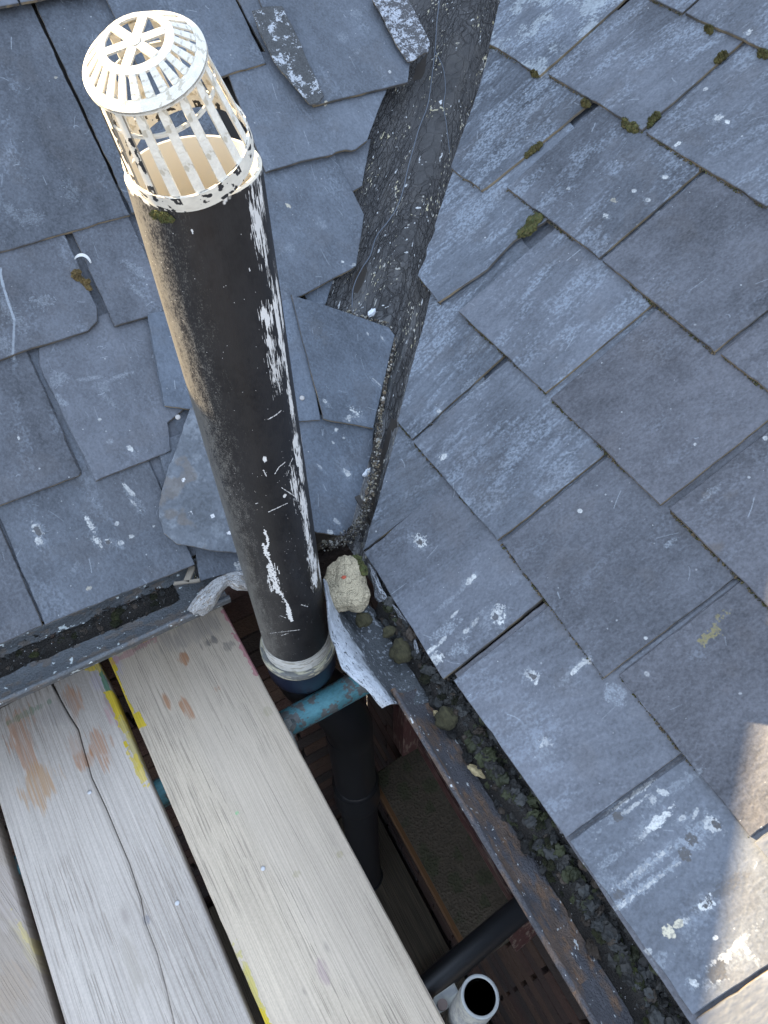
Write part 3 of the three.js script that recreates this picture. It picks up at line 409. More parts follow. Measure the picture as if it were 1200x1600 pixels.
function strap(px, h, tex, label, s) {
  const g = framed(roofA); add(g, 'lead_strip', label, 'lead strip', undefined);
  let poly = px.map(([x, y]) => on(roofA, x, y, h)); if (area(poly) < 0) poly.reverse();
  part(g, 'strip', slab(roughen(poly, 0.006, 0.0012, s, 0.001), (u, v) => h + 0.003 * (fbm(u * 60, v * 30, 3, s) - 0.5), 0.0032, { uv: (u, v) => [u * 5, v * 5] }), [std({ map: tex.map, bumpMap: tex.bump, bumpScale: 0.002, roughness: 0.6, metalness: 0.1 }), mEdge]);
}
strap([[394, 16], [412, 10], [441, 8], [462, 50], [488, 108], [506, 150], [498, 160], [484, 163], [462, 138], [430, 98], [405, 48]], 0.019, leadTex, 'grey lead strip with chalky white scuffs folded over the slates', 5);
strap([[580, -6], [605, -30], [632, -14], [655, 30], [673, 66], [670, 80], [650, 92], [638, 96], [620, 70], [598, 28]], 0.020, leadPale, 'mottled pale lead strip over the slate beside the valley lining', 9);

// ---- blue cords lying in the valley
function tube(pts, r, seg = 80, rad = 8, closed = false) { return new THREE.TubeGeometry(new THREE.CatmullRomCurve3(pts, closed), seg, r, rad); }
const mCord = std({ color: lin(0.10, 0.118, 0.145), roughness: 0.8 });
const cordPx = [[[690, -20], [683, 30], [680, 75], [676, 110], [668, 165], [655, 200], [645, 235], [637, 265], [629, 300], [620, 325], [607, 345], [588, 370], [578, 400], [565, 420], [552, 450], [550, 480]], [[680, 80], [692, 105], [696, 140], [693, 165], [697, 190], [700, 215], [703, 240]]];
one('cord', tube(cordPx[0].map(([x, y]) => onValley(x, y, 0.002)), 0.0010, 160), mCord, 'long thin blue cord running down the dark valley lining', 'cord');
one('cord', tube(cordPx[1].map(([x, y]) => onValley(x, y, 0.002)), 0.0008, 80), mCord, 'short blue cord branching towards the mossy slates in the valley', 'cord');

// ---- moss cushions in the slate joints
const mMoss = std({ vertexColors: true, roughness: 1 });
function mossGeo(rx, ry, rz, s, brown = 0) {
  const parts = [], lng = Math.max(rx, ry) / Math.min(rx, ry) > 1.3, nb = lng ? 5 : 3, blobs = []; for (let i = 0; i < nb; i++) { const f = nb === 1 ? 0 : i / (nb - 1) * 2 - 1, q = 0.42 + 0.3 * hash(i, s | 0, 31), ox = lng && rx > ry ? f * 0.68 : (hash(i, s | 0, 32) - 0.5) * 0.9, oy = lng && ry >= rx ? f * 0.68 : (hash(i, s | 0, 33) - 0.5) * 0.9, sm = Math.min(rx, ry), qx = lng ? sm * (0.62 + 0.5 * hash(i, s | 0, 34)) : rx * q * 1.3, qy = lng ? sm * (0.62 + 0.5 * hash(i, s | 0, 35)) : ry * q * 1.3; blobs.push([ox * rx, oy * ry, qx, qy, rz * (0.55 + 0.5 * hash(i, s | 0, 36))]); } for (const [ox, oy, qx, qy, qz] of blobs) { const c = lump(qx, qy, qz, 0.35, 2.2, 2, s + ox * 900); c.translate(ox, oy, 0); parts.push(c); }
  const tuft = new THREE.ConeGeometry(1, 1, 3, 1, true); tuft.deleteAttribute('uv'); const M = new THREE.Matrix4(), q = new THREE.Quaternion();
  for (let i = 0; i < 320; i++) { const [ox, oy, qx, qy, qz] = blobs[i % blobs.length], a = rr(0, 6.283), z = Math.sqrt(rnd()) * 1, t = Math.sqrt(Math.max(0, 1 - z * z)), k = 1 + (vn3(Math.cos(a) * t * 2.2 + s, Math.sin(a) * t * 2.2 - s, z * 2.2 + 2 * s, s | 0) - 0.5) * 0.7, n = new THREE.Vector3(Math.cos(a) * t, Math.sin(a) * t, z); q.setFromUnitVectors(new THREE.Vector3(0, 1, 0), n.clone().add(new THREE.Vector3(rr(-0.5, 0.5), rr(-0.5, 0.5), rr(-0.2, 0.4))).normalize()); const w = rr(0.0005, 0.001); M.compose(new THREE.Vector3(ox + n.x * qx * k, oy + n.y * qy * k, n.z * qz * k), q, new THREE.Vector3(w, rr(0.002, 0.0045), w)); parts.push(tuft.clone().toNonIndexed().applyMatrix4(M)); }
  const ps = parts.map((p) => { const g = p.index ? p.toNonIndexed() : p; for (const k of Object.keys(g.attributes)) if (k !== 'position') g.deleteAttribute(k); g.computeVertexNormals(); return g; });
  const g = mergeGeometries(ps), c = new Float32Array(g.attributes.position.count * 3), p = g.attributes.position;
  for (let i = 0; i < p.count; i += 3) { const t = vn3(p.getX(i) * 260, p.getY(i) * 260, p.getZ(i) * 260, 3), b = clamp(brown + (hash(i, s | 0, 4) - 0.5) * 0.6); for (let j = 0; j < 3; j++) { c[3 * (i + j)] = mix(0.052, 0.10, b) * (0.5 + t); c[3 * (i + j) + 1] = mix(0.062, 0.066, b) * (0.5 + t); c[3 * (i + j) + 2] = mix(0.018, 0.024, b) * (0.5 + t); } }
  g.setAttribute('color', new THREE.BufferAttribute(c, 3)); return g;
}
const mossSpots = [ // px, py, radii along v / u in mm, angle, brown
  [984, 194, 10, 21, 0, 0.35, 'long moss cushion along the slate tail, the widest in the upper joints'], [1020, 185, 14, 7, 0, 0.3, 'upright moss cushion in the joint beside the widest moss cushion'], [826, 352, 25, 13, 0.1, 0.2, 'large dark green moss clump below the chipped valley slate'], [833, 233, 22, 7, 0, 0.45, 'narrow moss strip in the joint between a valley slate and its neighbour'],
  [1126, 88, 10, 6, 0, 0.45, 'small moss tuft in a joint near the top course'], [914, 160, 6, 10, 0, 0.5, 'brown moss tuft where three upper slates meet'], [835, 114, 5, 12, 0, 0.5, 'thin moss ridge under the lichen-spotted slate'], [1108, 44, 6, 9, 0, 0.4, 'tiny moss tuft hanging under the topmost slate course'], [1192, 82, 6, 10, 0, 0.4, 'moss tuft on the topmost slate tail by the roof edge of the joint line'],
];
for (const [px, py, a, b, ang, br, label] of mossSpots) { const [u, v] = on(roofB, px, py), g = framed(roofB); const m = new THREE.Mesh(mossGeo(b * 0.00092, a * 0.00092, 0.008, px, br), mMoss); m.name = 'moss_cushion'; m.castShadow = m.receiveShadow = true; m.position.copy(roofB.o).addScaledVector(roofB.u, u).addScaledVector(roofB.v, v).addScaledVector(roofB.n, -0.003); m.quaternion.copy(g.quaternion); add(m, 'moss_cushion', label, 'moss', 'moss cushions in the slate joints'); }
{ const [u, v] = on(roofA, 127, 437), m = new THREE.Mesh(mossGeo(0.008, 0.021, 0.006, 77, 1), mMoss); m.castShadow = m.receiveShadow = true; m.position.copy(roofA.o).addScaledVector(roofA.u, u).addScaledVector(roofA.v, v).addScaledVector(roofA.n, -0.003); m.quaternion.copy(framed(roofA).quaternion); m.rotateZ(0.35); add(m, 'moss_cushion', 'rusty brown moss wedge under a curled white feather', 'moss', 'moss cushions in the slate joints'); }
{ // dried moss and dirt lodged under the slate tails of the far slope
  const list = [], green = lin(0.055, 0.055, 0.02), brown = lin(0.11, 0.085, 0.05), grey = lin(0.09, 0.085, 0.075);
  for (const s of slatesB) { if (s.far) continue; const P = area(s.poly) < 0 ? s.poly.slice().reverse() : s.poly, e = s.valley ? [P[0], P[1]] : [P[0], P[1]]; const n = Math.hypot(e[1][0] - e[0][0], e[1][1] - e[0][1]) / 0.0014; if (s.tail < 0.1) continue;
    for (let i = 0; i < n; i++) { const t = rnd(), u = mix(e[0][0], e[1][0], t), v = mix(e[0][1], e[1][1], t), d = fbm(u * 22 + s.id, v * 22, 3, 14); if (d < 0.42) continue; const k = sst(0.42, 0.7, d); list.push({ p: new THREE.Vector3(u, v - rr(-0.001, 0.0022), -0.0065 + rr(0, 0.002)), s: rr(0.0007, 0.0017 + 0.0012 * k), c: (rnd() < 0.35 ? green : rnd() < 0.6 ? brown : grey).clone().multiplyScalar(rr(0.6, 1.3)) }); } }
  instances('joint_dirt', lump(1, 0.8, 0.6, 0.3, 2, 1, 3), std({ color: 0xffffff, roughness: 1 }), list, gB);
}
{ // curled feather
  const c = onRoof(roofA, 127, 400, 0.012), rows = []; for (let i = 0; i <= 14; i++) { const t = i / 14, r = []; for (let j = 0; j <= 4; j++) { const s = j / 4 - 0.5, a = mix(-0.4, 2.1, t), rad = 0.012; const w = 0.0045 * Math.sin(Math.PI * clamp(t * 0.9 + 0.08)); r.push(new THREE.Vector3(Math.cos(a) * (rad + s * w) * 1.0 - 0.004, Math.sin(a) * (rad + s * w) * 1.25 - 0.008, 0.004 + 0.006 * s * s * 4 * 0.3 + 0.002 * Math.sin(t * 5))); } rows.push(r); }
  const m = one('feather', sheet(rows, 0.0006), std({ color: lin(0.62, 0.62, 0.60), roughness: 0.8 }), 'small white curled feather caught on the slates above the brown moss', 'feather'); m.quaternion.copy(framed(roofA).quaternion); m.position.copy(c).addScaledVector(roofA.n, -0.012); m.rotateZ(0.2);
}
const mFluff = std({ color: lin(0.66, 0.70, 0.75), roughness: 0.9 });
[[581, 489, 'white fluff ball on the valley lining above the loose slate', 1], [574, 738, 'white fluff scrap beside the gravel strip at the slate edge', 2]].forEach(([px, py, label, s]) => { const m = one('feather_down', lump(0.011, 0.006, 0.005, 0.4, 2.5, 3, s * 9), mFluff, label, 'feather'); m.position.copy(s === 1 ? onValley(px, py, 0.008) : onRoof(roofA, px, py, 0.004)); m.rotation.set(0.3, 0.5, -0.3); });

// ---- grit collected along the foot of the valley
const crumbGeo = lump(1, 0.75, 0.85, 0.5, 2.0, 2, 8), mCrumb = std({ color: 0xffffff, roughness: 0.75, flatShading: true });
{
  const list = [], cols = [lin(0.30, 0.27, 0.20), lin(0.12, 0.095, 0.07), lin(0.05, 0.042, 0.035), lin(0.42, 0.40, 0.36), lin(0.18, 0.14, 0.09), lin(0.06, 0.05, 0.04)];
  const path = [[618, 530], [608, 575], [600, 610], [594, 650], [591, 690], [586, 735], [577, 775], [570, 800], [555, 828], [530, 845], [510, 855]];
  for (let i = 0; i < 1100; i++) { const t = rnd() * (path.length - 1), k = Math.floor(t), f = t - k, wd = 2.5 + 6.5 * sst(2, 5, t) + 10 * sst(7, 9.2, t), x = mix(path[k][0], path[k + 1][0], f) + (rnd() + rnd() - 1) * wd, y = mix(path[k][1], path[k + 1][1], f) + (rnd() - 0.5) * 14; list.push({ p: onValley(x, y, rr(0, 0.006)), s: rr(0.0007, 0.0021) * (rnd() < 0.12 ? 1.8 : 1), c: cols[(rnd() * (t > 6.5 ? 4 : 6)) % 6 | 0].clone().multiplyScalar(rr(0.5, 1.1) * (t > 6.5 ? 0.5 : 1)) }); }
  for (let i = 0; i < 90; i++) { const x = rr(540, 612), y = 492 + (x - 540) * 0.3 + rr(-8, 4); list.push({ p: onValley(x, y, 0.002), s: rr(0.0008, 0.0026), c: cols[rnd() * 4 | 0].clone() }); }
  instances('valley_grit', crumbGeo, mCrumb, list);
}

// ================================================================ GUTTERS
const gutTexA = bake(1024, 512, (x, y, o) => { const a = fbm(x / 60, y / 60, 4, 100), b = fbm(x / 5, y / 5, 3, 101), ru = sst(0.5, 0.68, fbm(x / 40, y / 30, 4, 102)), w = sst(0.74, 0.77, fbm(x / 22, y / 22, 5, 103)), k = 0.8 + 0.5 * (a - 0.5) + 0.5 * (b - 0.5); o[0] = mix(mix(0.105 * k, 0.12, ru * 0.6), 0.5, w); o[1] = mix(mix(0.115 * k, 0.095, ru * 0.6), 0.55, w); o[2] = mix(mix(0.125 * k, 0.075, ru * 0.6), 0.55, w); o[3] = 0.5 + 0.5 * (b - 0.5) + 0.2 * ru; });
const gutTexB = bake(1024, 512, (x, y, o) => { const a = fbm(x / 60, y / 60, 4, 105), b = fbm(x / 4, y / 4, 3, 106), ru = sst(0.40, 0.62, fbm(x / 70, y / 34, 4, 107)), or = sst(0.56, 0.66, fbm(x / 26, y / 14, 4, 108)), w = sst(0.75, 0.78, fbm(x / 16, y / 16, 5, 109)), k = 0.8 + 0.5 * (a - 0.5) + 0.6 * (b - 0.5); let r = 0.085 * k, g = 0.083 * k, l = 0.092 * k; r = mix(r, 0.135 * k, ru); g = mix(g, 0.096 * k, ru); l = mix(l, 0.075 * k, ru); r = mix(r, 0.19, or * ru * 0.6); g = mix(g, 0.108, or * ru * 0.6); l = mix(l, 0.06, or * ru * 0.6); o[0] = mix(r, 0.5, w); o[1] = mix(g, 0.52, w); o[2] = mix(l, 0.52, w); o[3] = 0.5 + 0.7 * (b - 0.5) + 0.2 * or; });
function gutterProfile() { // half-round with a bead on the outer lip; returns outline points (across, down) from the outer lip
  const pts = [], R = 0.050, th = 0.0045; for (let i = 0; i <= 20; i++) { const a = Math.PI * i / 20; pts.push([R - R * Math.cos(a), R * Math.sin(a) * 0.95]); }
  const inn = pts.slice().reverse().map(([x, y]) => [R + (x - R) * (1 - th / R), y * (1 - th / (R * 0.95))]);
  const bead = []; for (let i = 0; i <= 6; i++) { const a = Math.PI * (0.0 + i / 6); bead.push([0.001 - 0.0042 * Math.cos(a) , -0.0045 * Math.sin(a)]); }
  return { out: pts, inn, bead };
}
function extrudeAlong(points, L, segs, wob) {       // closed outline (a, d) swept along s = 0..L; returns fn(place)
  return (place) => { const n = points.length, pos = [], uv = [], idx = []; let per = 0; const cum = points.map((p, i) => { if (i) per += Math.hypot(p[0] - points[i - 1][0], p[1] - points[i - 1][1]); return per; });
    for (let k = 0; k <= segs; k++) for (let i = 0; i <= n; i++) { const p = points[i % n], s = L * k / segs, v = place(p[0] + wob(s, i), p[1], s); pos.push(v.x, v.y, v.z); uv.push(s * 2.4, (i < n ? cum[i] : per + 0.004) * 6); }
    for (let k = 0; k < segs; k++) for (let i = 0; i < n; i++) { const a = k * (n + 1) + i, b = a + n + 1; idx.push(a, a + 1, b, a + 1, b + 1, b); }
    const sh = points.map((p) => new THREE.Vector2(p[0], p[1])), tr = THREE.ShapeUtils.triangulateShape(sh, []); for (const [base, fl] of [[0, 0], [segs * (n + 1), 1]]) for (const t of tr) idx.push(base + t[0], base + t[fl ? 2 : 1], base + t[fl ? 1 : 2]);
    const g = new THREE.BufferGeometry(); g.setAttribute('position', new THREE.Float32BufferAttribute(pos, 3)); g.setAttribute('uv', new THREE.Float32BufferAttribute(uv, 2)); g.setIndex(idx); g.computeVertexNormals(); return g; };
}
const gp = gutterProfile(), gutOutline = [...gp.bead, ...gp.inn.slice().reverse().map((p) => p).slice(1), ...gp.out.slice().reverse()];
const GLA = -0.636, GLB = 0.2145, GD = 0.985;
{
  const m = std({ map: gutTexA.map, bumpMap: gutTexA.bump, bumpScale: 0.0022, roughness: 0.5, metalness: 0.25, side: THREE.DoubleSide });
  const g = thing('gutter', 'dark iron gutter with droppings under the slates beside the pipe', 'gutter');
  part(g, 'trough', extrudeAlong(gutOutline, 1.62, 80, (s) => 0.0015 * Math.sin(s * 3))((a, d, s) => W(-1.55 + s, GLA - a, GD + d)), m);
}
{
  const m = std({ map: gutTexB.map, bumpMap: gutTexB.bump, bumpScale: 0.003, roughness: 0.7, metalness: 0.1, side: THREE.DoubleSide });
  const g = thing('gutter', 'rusty iron gutter full of black soil below the mossy slope', 'gutter');
  part(g, 'trough', extrudeAlong(gutOutline.map(([a, d]) => [a > 0.06 ? a * 1.1 : a, d]), 1.75, 80, (s) => 0.0015 * Math.sin(s * 4 + 1))((a, d, s) => W(GLB + a, -0.375 + s, GD + d)), m);
}
// soil in the gutters: lumpy bed plus crumbs
const soilTex = bake(512, 512, (x, y, o) => { const a = fbm(x / 24, y / 24, 4, 110), b = fbm(x / 4, y / 4, 3, 111), k = 0.4 + 1.1 * b, w = hash(x >> 2, y >> 2, 112) > 0.993 ? 1 : 0; o[0] = mix(0.024 * k, 0.4, w); o[1] = mix(0.021 * k, 0.4, w); o[2] = mix(0.018 * k, 0.4, w); o[3] = b * 0.7 + a * 0.3; });
const mSoil = std({ map: soilTex.map, bumpMap: soilTex.bump, bumpScale: 0.006, roughness: 1 });
const clodGeo = mossGeo(0.010, 0.0085, 0.009, 61, 0.15);
function soil(name, label, L, place, x0, x1, h, cols, n, s0, moss, fine) {
  const rows = [], NS = 160, NA = 22; const hgt = (s, t) => { const e = sst(0, 0.30, t) * (1 - 0.62 * sst(0.42, 0.78, t)); return h * e * (0.45 + 1.0 * fbm(s * 26 + s0, t * 3.2, 4, s0)) + 0.011 * (fbm(s * 90, t * 11, 3, s0 + 3) - 0.5) * e; };
  const edge = (s) => 0.016 * (fbm(s * 16 + s0, 3.3, 3, s0) - 0.5);
  for (let i = 0; i <= NS; i++) { const s = L * i / NS, r = []; for (let j = 0; j <= NA; j++) { const t = j / NA, a = mix(x0 + edge(s), x1, t), floor = 0.0475 * Math.sqrt(Math.max(0, 1 - ((a - 0.05) / 0.05) ** 2)); r.push(place(a, Math.min(floor + 0.003, 0.045) - hgt(s, t), s)); } rows.push(r); }
  const g = new THREE.Group(); g.name = name; g.userData = { kind: 'stuff', label, category: 'soil' }; scene.add(g); const gm = sheet(rows, 0.004); { const u = gm.attributes.uv; for (let i = 0; i < u.count; i++) u.setXY(i, u.getX(i) * 0.6, u.getY(i) * L * 6); }
  const bed = part(g, 'soil_bed', gm, mSoil); bed.userData.kind = 'stuff';
  const list = []; for (let i = 0; i < n; i++) { const s = rnd() * L, t = Math.pow(rnd(), 0.9), big = rnd() < 0.10, a = mix(x0 + edge(s), x1, t), floor = 0.0475 * Math.sqrt(Math.max(0, 1 - ((a - 0.05) / 0.05) ** 2)), c = cols(s, t), k = (big ? rr(0.006, 0.0115) : rr(0.0014, 0.0046)) * fine; list.push({ p: place(a, Math.min(floor + 0.003, 0.045) - hgt(s, t) - k * 0.35, s), s: [k * rr(0.8, 1.2), k * rr(0.6, 1), k * rr(0.8, 1.2)], c }); }
  instances('soil_crumbs', crumbGeo, mCrumb, list, g);
  if (moss) { const ml = []; for (let i = 0; i < moss; i++) { const s = rnd() * L, t = rr(0.12, 0.75), a = mix(x0 + edge(s), x1, t), floor = 0.0475 * Math.sqrt(Math.max(0, 1 - ((a - 0.05) / 0.05) ** 2)), k = rr(0.55, 1.35), gq = sst(0.40, 0.62, fbm(s * 11, 2.7, 3, 6)); ml.push({ p: place(a, Math.min(floor + 0.003, 0.045) - hgt(s, t), s), s: [k, k * rr(0.8, 1.2), k * rr(0.5, 0.8)], r: [-Math.PI / 2 + rr(-0.4, 0.4), rr(-0.3, 0.3), rr(0, 6)], c: lin(0.28, 0.28, 0.30).lerp(lin(0.5, 0.55, 0.42), gq * rnd()).multiplyScalar(rr(0.5, 1.1)) }); } instances('moss_clods', clodGeo, mMoss, ml, g); }
  return g;
}
const cBlack = lin(0.022, 0.021, 0.019), cBrown = lin(0.042, 0.031, 0.022), cGreen = lin(0.028, 0.032, 0.012), cGrey = lin(0.062, 0.064, 0.062), cPale = lin(0.22, 0.21, 0.18), cRust = lin(0.06, 0.034, 0.022);
soil('gutter_soil', 'dark brown soil and leaf litter in the gutter beside the pipe', 1.5, (a, d, s) => W(-1.5 + s, GLA - a, GD + d), 0.064, 0.098, 0.014, () => { const q = rnd(); return (q < 0.5 ? cBlack : q < 0.8 ? cBrown : q < 0.88 ? cGrey.clone().multiplyScalar(0.6) : q < 0.89 ? cPale : q < 0.92 ? cRust : cBrown).clone().multiplyScalar(rr(0.6, 1.3)); }, 13000, 31, 40, 0.5);
soil('gutter_soil_001', 'black mossy soil filling the rusty gutter below the mossy slope', 1.75, (a, d, s) => W(GLB + a, -0.52 + s, GD + d), 0.054, 0.100, 0.033, (s) => { const q = rnd(), gr = sst(0.45, 0.6, fbm(s * 9, 1.7, 3, 5)); return (q < 0.48 ? cBlack : q < 0.48 + 0.24 * gr ? cGreen : q < 0.80 ? cGrey.clone().multiplyScalar(0.55) : q < 0.93 ? cBrown : q < 0.938 ? cPale : cGreen).clone().multiplyScalar(rr(0.6, 1.3)); }, 11000, 47, 200, 1.0);

// stones and clods lying in the gutter
const stoneTex = bake(512, 512, (x, y, o) => { const a = fbm(x / 50, y / 50, 4, 120), b = fbm(x / 6, y / 6, 4, 121), cr = sst(0.03, 0.008, Math.abs(fbm(x / 60, y / 60, 4, 122) - 0.5)), k = 0.85 + 0.4 * (a - 0.5) + 0.5 * (b - 0.5), p = hash(x >> 3, y >> 3, 123) > 0.985 ? 0.5 : 0; o[0] = 0.56 * k * (1 - p); o[1] = 0.475 * k * (1 - p); o[2] = 0.325 * k * (1 - p); o[3] = 0.5 + 0.6 * (b - 0.5) + 0.4 * (a - 0.5) - 0.4 * cr; });
function boxUV(g, sc) { g = g.index ? g.toNonIndexed() : g; g.computeVertexNormals(); const p = g.attributes.position, uv = new Float32Array(p.count * 2); for (let i = 0; i < p.count; i += 3) { const a = new THREE.Vector3().fromBufferAttribute(p, i), b = new THREE.Vector3().fromBufferAttribute(p, i + 1), c = new THREE.Vector3().fromBufferAttribute(p, i + 2), n = b.sub(a).cross(c.sub(a)), ax = Math.abs(n.x), ay = Math.abs(n.y), az = Math.abs(n.z); for (let j = 0; j < 3; j++) { const x = p.getX(i + j), y = p.getY(i + j), z = p.getZ(i + j); uv.set(ay >= ax && ay >= az ? [x * sc, z * sc] : ax >= az ? [z * sc, y * sc] : [x * sc, y * sc], 2 * (i + j)); } } g.setAttribute('uv', new THREE.BufferAttribute(uv, 2)); return g; }
function smooth(g) { const p = g.attributes.position, key = new Map(), N3 = new Float32Array(p.count * 3); g.computeVertexNormals(); const n = g.attributes.normal; for (let i = 0; i < p.count; i++) { const k = [p.getX(i), p.getY(i), p.getZ(i)].map((v) => Math.round(v * 1e5)).join(); const e = key.get(k) || new THREE.Vector3(); e.x += n.getX(i); e.y += n.getY(i); e.z += n.getZ(i); key.set(k, e); } for (let i = 0; i < p.count; i++) { const e = key.get([p.getX(i), p.getY(i), p.getZ(i)].map((v) => Math.round(v * 1e5)).join()).clone().normalize(); N3.set([e.x, e.y, e.z], 3 * i); } g.setAttribute('normal', new THREE.BufferAttribute(N3, 3)); return g; }
{
  const g = thing('mortar_lump', 'pale cream lump of mortar wedged at the valley foot beside the pipe', 'stone', W(0, 0, 0));
  const a = lev(541, 906, 0.965), e0 = lev(541, 860, 0.965), e1 = lev(547, 952, 0.965);
  const L = Math.hypot(e0[0] - e1[0], e0[1] - e1[1]) / 2, m = part(g, 'lump', smooth(boxUV(lump(0.034, 0.026, L * 0.93, 0.20, 1.7, 6, 21, 6), 7)), std({ map: stoneTex.map, bumpMap: stoneTex.bump, bumpScale: 0.007, roughness: 0.95 }));
  g.position.copy(W(a[0], a[1], a[2] + 0.012)); g.rotation.y = Math.atan2(e1[0] - e0[0], e1[1] - e0[1]);
  const ch = part(g, 'brick_chip', lump(0.004, 0.002, 0.003, 0.3, 2, 1, 4), std({ color: lin(0.42, 0.09, 0.05), roughness: 0.9 })); ch.position.set(-0.003, 0.0262, 0.004);
  const ms = part(g, 'moss', mossGeo(0.009, 0.018, 0.005, 31, 0.1), mMoss); ms.rotation.set(-Math.PI / 2, 0, 0.3); ms.position.set(0.022, 0.013, -0.026);
}
const mMossBall = std({ map: bake(256, 256, (x, y, o) => { const b = fbm(x / 4, y / 12, 4, 130), a = fbm(x / 40, y / 40, 3, 131), k = 0.35 + 1.0 * b + 0.5 * (a - 0.5); o[0] = 0.050 * k; o[1] = 0.045 * k; o[2] = 0.022 * k; o[3] = b; }).map, roughness: 1 });
for (const [px, py, r, label] of [[628, 1010, 0.020, 'round moss-grown pebble in the corner of the gutter'], [699, 1117, 0.0165, 'smaller round moss-grown pebble half sunk in gutter soil'], [566, 965, 0.013, 'dark mossy clod next to the mortar lump'], [607, 985, 0.010, 'small dark clod between the mortar lump and round pebble']]) { const p = lev(px, py, 0.992), m = one('mossy_pebble', smooth(boxUV(lump(r, r * 0.66, r * 0.92, 0.34, 1.5, 4, px), 12)), mMossBall, label, 'pebble', 'round mossy pebbles in the gutter'); m.position.copy(W(p[0], p[1], 0.992 + r * 0.62)); }
const mChip = std({ map: stoneTex.map, bumpMap: stoneTex.bump, bumpScale: 0.002, color: lin(0.95, 0.9, 0.72), roughness: 0.95 });
for (const [px, py, rx, rz, label, s] of [[745, 1204, 0.0075, 0.0135, 'flat cream stone chip on the rusty gutter beside the soil', 3], [682, 1113, 0.006, 0.005, 'small yellow stone chip next to a round mossy pebble', 5]]) { const p = lev(px, py, 1.012), m = one('stone_chip', boxUV(lump(rx, 0.004, rz, 0.35, 1.2, 2, s), 14), mChip, label, 'stone'); m.position.copy(W(p[0], p[1], 1.015)); m.rotation.y = 0.35; m.rotation.z = -0.5; }
{ // wood splinters in the gutter corner by the pipe
  const mSp = std({ color: lin(0.22, 0.19, 0.15), roughness: 0.9 });
  for (const [a, b, w, label] of [[[291, 912], [301, 884], 0.013, 'short grey lath stub poking out under the eave slate'], [[272, 913], [312, 906], 0.007, 'thin pale splinter lying on the soil under the eave slate']]) { const p = lev(...a, 0.99), q = lev(...b, 0.985), L = Math.hypot(p[0] - q[0], p[1] - q[1]); const m = one('wood_splinter', slab(roughen([[-L / 2, -w / 2], [L / 2, -w / 3], [L / 2, w / 2], [-L / 2, w / 2.5]], 0.006, 0.001, 3), () => 0.002, 0.004), [mSp, mSp], label, 'wood'); m.position.copy(W((p[0] + q[0]) / 2, (p[1] + q[1]) / 2, 0.987)); m.rotation.set(-Math.PI / 2, 0, -Math.atan2(q[1] - p[1], q[0] - p[0])); }
}

// ---- torn lead flashing at the gutter corner
const flapCol = (w, s) => { const n = fbm(w * 9 + s, s * 3, 3, 140); return n; };
const flapTex = bake(512, 512, (x, y, o) => { const a = fbm(x / 50, y / 50, 4, 141), b = fbm(x / 6, y / 6, 3, 142), t = x / 512, w = sst(0.46, 0.40, t + 0.22 * (fbm(x / 60, y / 60, 4, 143) - 0.5)), sp = sst(0.66, 0.70, fbm(x / 10, y / 10, 4, 144)), k = 0.85 + 0.4 * (a - 0.5) + 0.4 * (b - 0.5); const q = Math.max(w * (1 - sst(0.72, 0.75, fbm(x / 12 + 5, y / 12, 3, 145))), sp * 0.75); const wg = sst(0.42, 0.62, fbm(x / 45, y / 30, 4, 146)) * 0.6; o[0] = mix(0.085 * k, mix(0.50, 0.26, wg) * k, q); o[1] = mix(0.093 * k, mix(0.53, 0.28, wg) * k, q); o[2] = mix(0.10 * k, mix(0.57, 0.30, wg) * k, q); o[3] = 0.5 + 0.5 * (b - 0.5) + 0.2 * q; });
const mFlap = std({ map: flapTex.map, bumpMap: flapTex.bump, bumpScale: 0.003, roughness: 0.6, side: THREE.DoubleSide });
function ribbon(px, th, wob, sub = 10) {             // px: rows of [px, py, D]; smooth grid through them
  const C = px[0].length, curves = px.map((r) => new THREE.CatmullRomCurve3(r.map(([x, y, D]) => { const p = lev(x, y, D); return W(...p); }))), rowsN = 28, colsN = 18, cols = [];
  const pre = curves.map((c) => { const a = []; for (let j = 0; j <= colsN; j++) a.push(c.getPoint(j / colsN)); return a; }), rows = [];
  for (let j = 0; j <= colsN; j++) cols.push(new THREE.CatmullRomCurve3(pre.map((r) => r[j])));
  for (let i = 0; i <= rowsN; i++) { const r = []; for (let j = 0; j <= colsN; j++) { const p = cols[j].getPoint(i / rowsN); const e = wob * (fbm(i * 0.35, j * 0.3, 3, 9) - 0.5); p.y += e; p.x += e * 0.6; r.push(p); } rows.push(r); }
  return sheet(rows, th);
}
{
  const g = thing('lead_flashing', 'torn grey lead flashing with a white painted lip curling beside the pipe', 'lead flashing');
  // rows from the valley foot down along the gutter; in each row: painted lip -> fold -> trough floor -> under the slates
  part(g, 'sheet', ribbon([
    [[504, 905, 0.945], [509, 910, 0.965], [516, 925, 0.995], [528, 945, 1.015], [560, 935, 1.02]],
    [[509, 940, 0.935], [517, 945, 0.955], [532, 962, 0.995], [552, 975, 1.02], [585, 955, 1.025]],
    [[514, 985, 0.935], [528, 985, 0.955], [548, 995, 1.0], [572, 1005, 1.025], [615, 990, 1.03]],
    [[522, 1012, 0.945], [545, 1015, 0.96], [566, 1025, 1.0], [592, 1035, 1.028], [640, 1020, 1.03]],
    [[538, 1050, 0.955], [568, 1048, 0.965], [588, 1058, 0.995], [612, 1068, 1.025], [660, 1050, 1.03]],
    [[572, 1078, 0.968], [590, 1075, 0.97], [606, 1082, 0.99], [628, 1092, 1.022], [672, 1078, 1.03]],
    [[597, 1106, 0.985], [608, 1102, 0.975], [620, 1100, 0.985], [640, 1104, 1.02], [680, 1095, 1.03]],
  ], 0.0022, 0.004), mFlap);
}
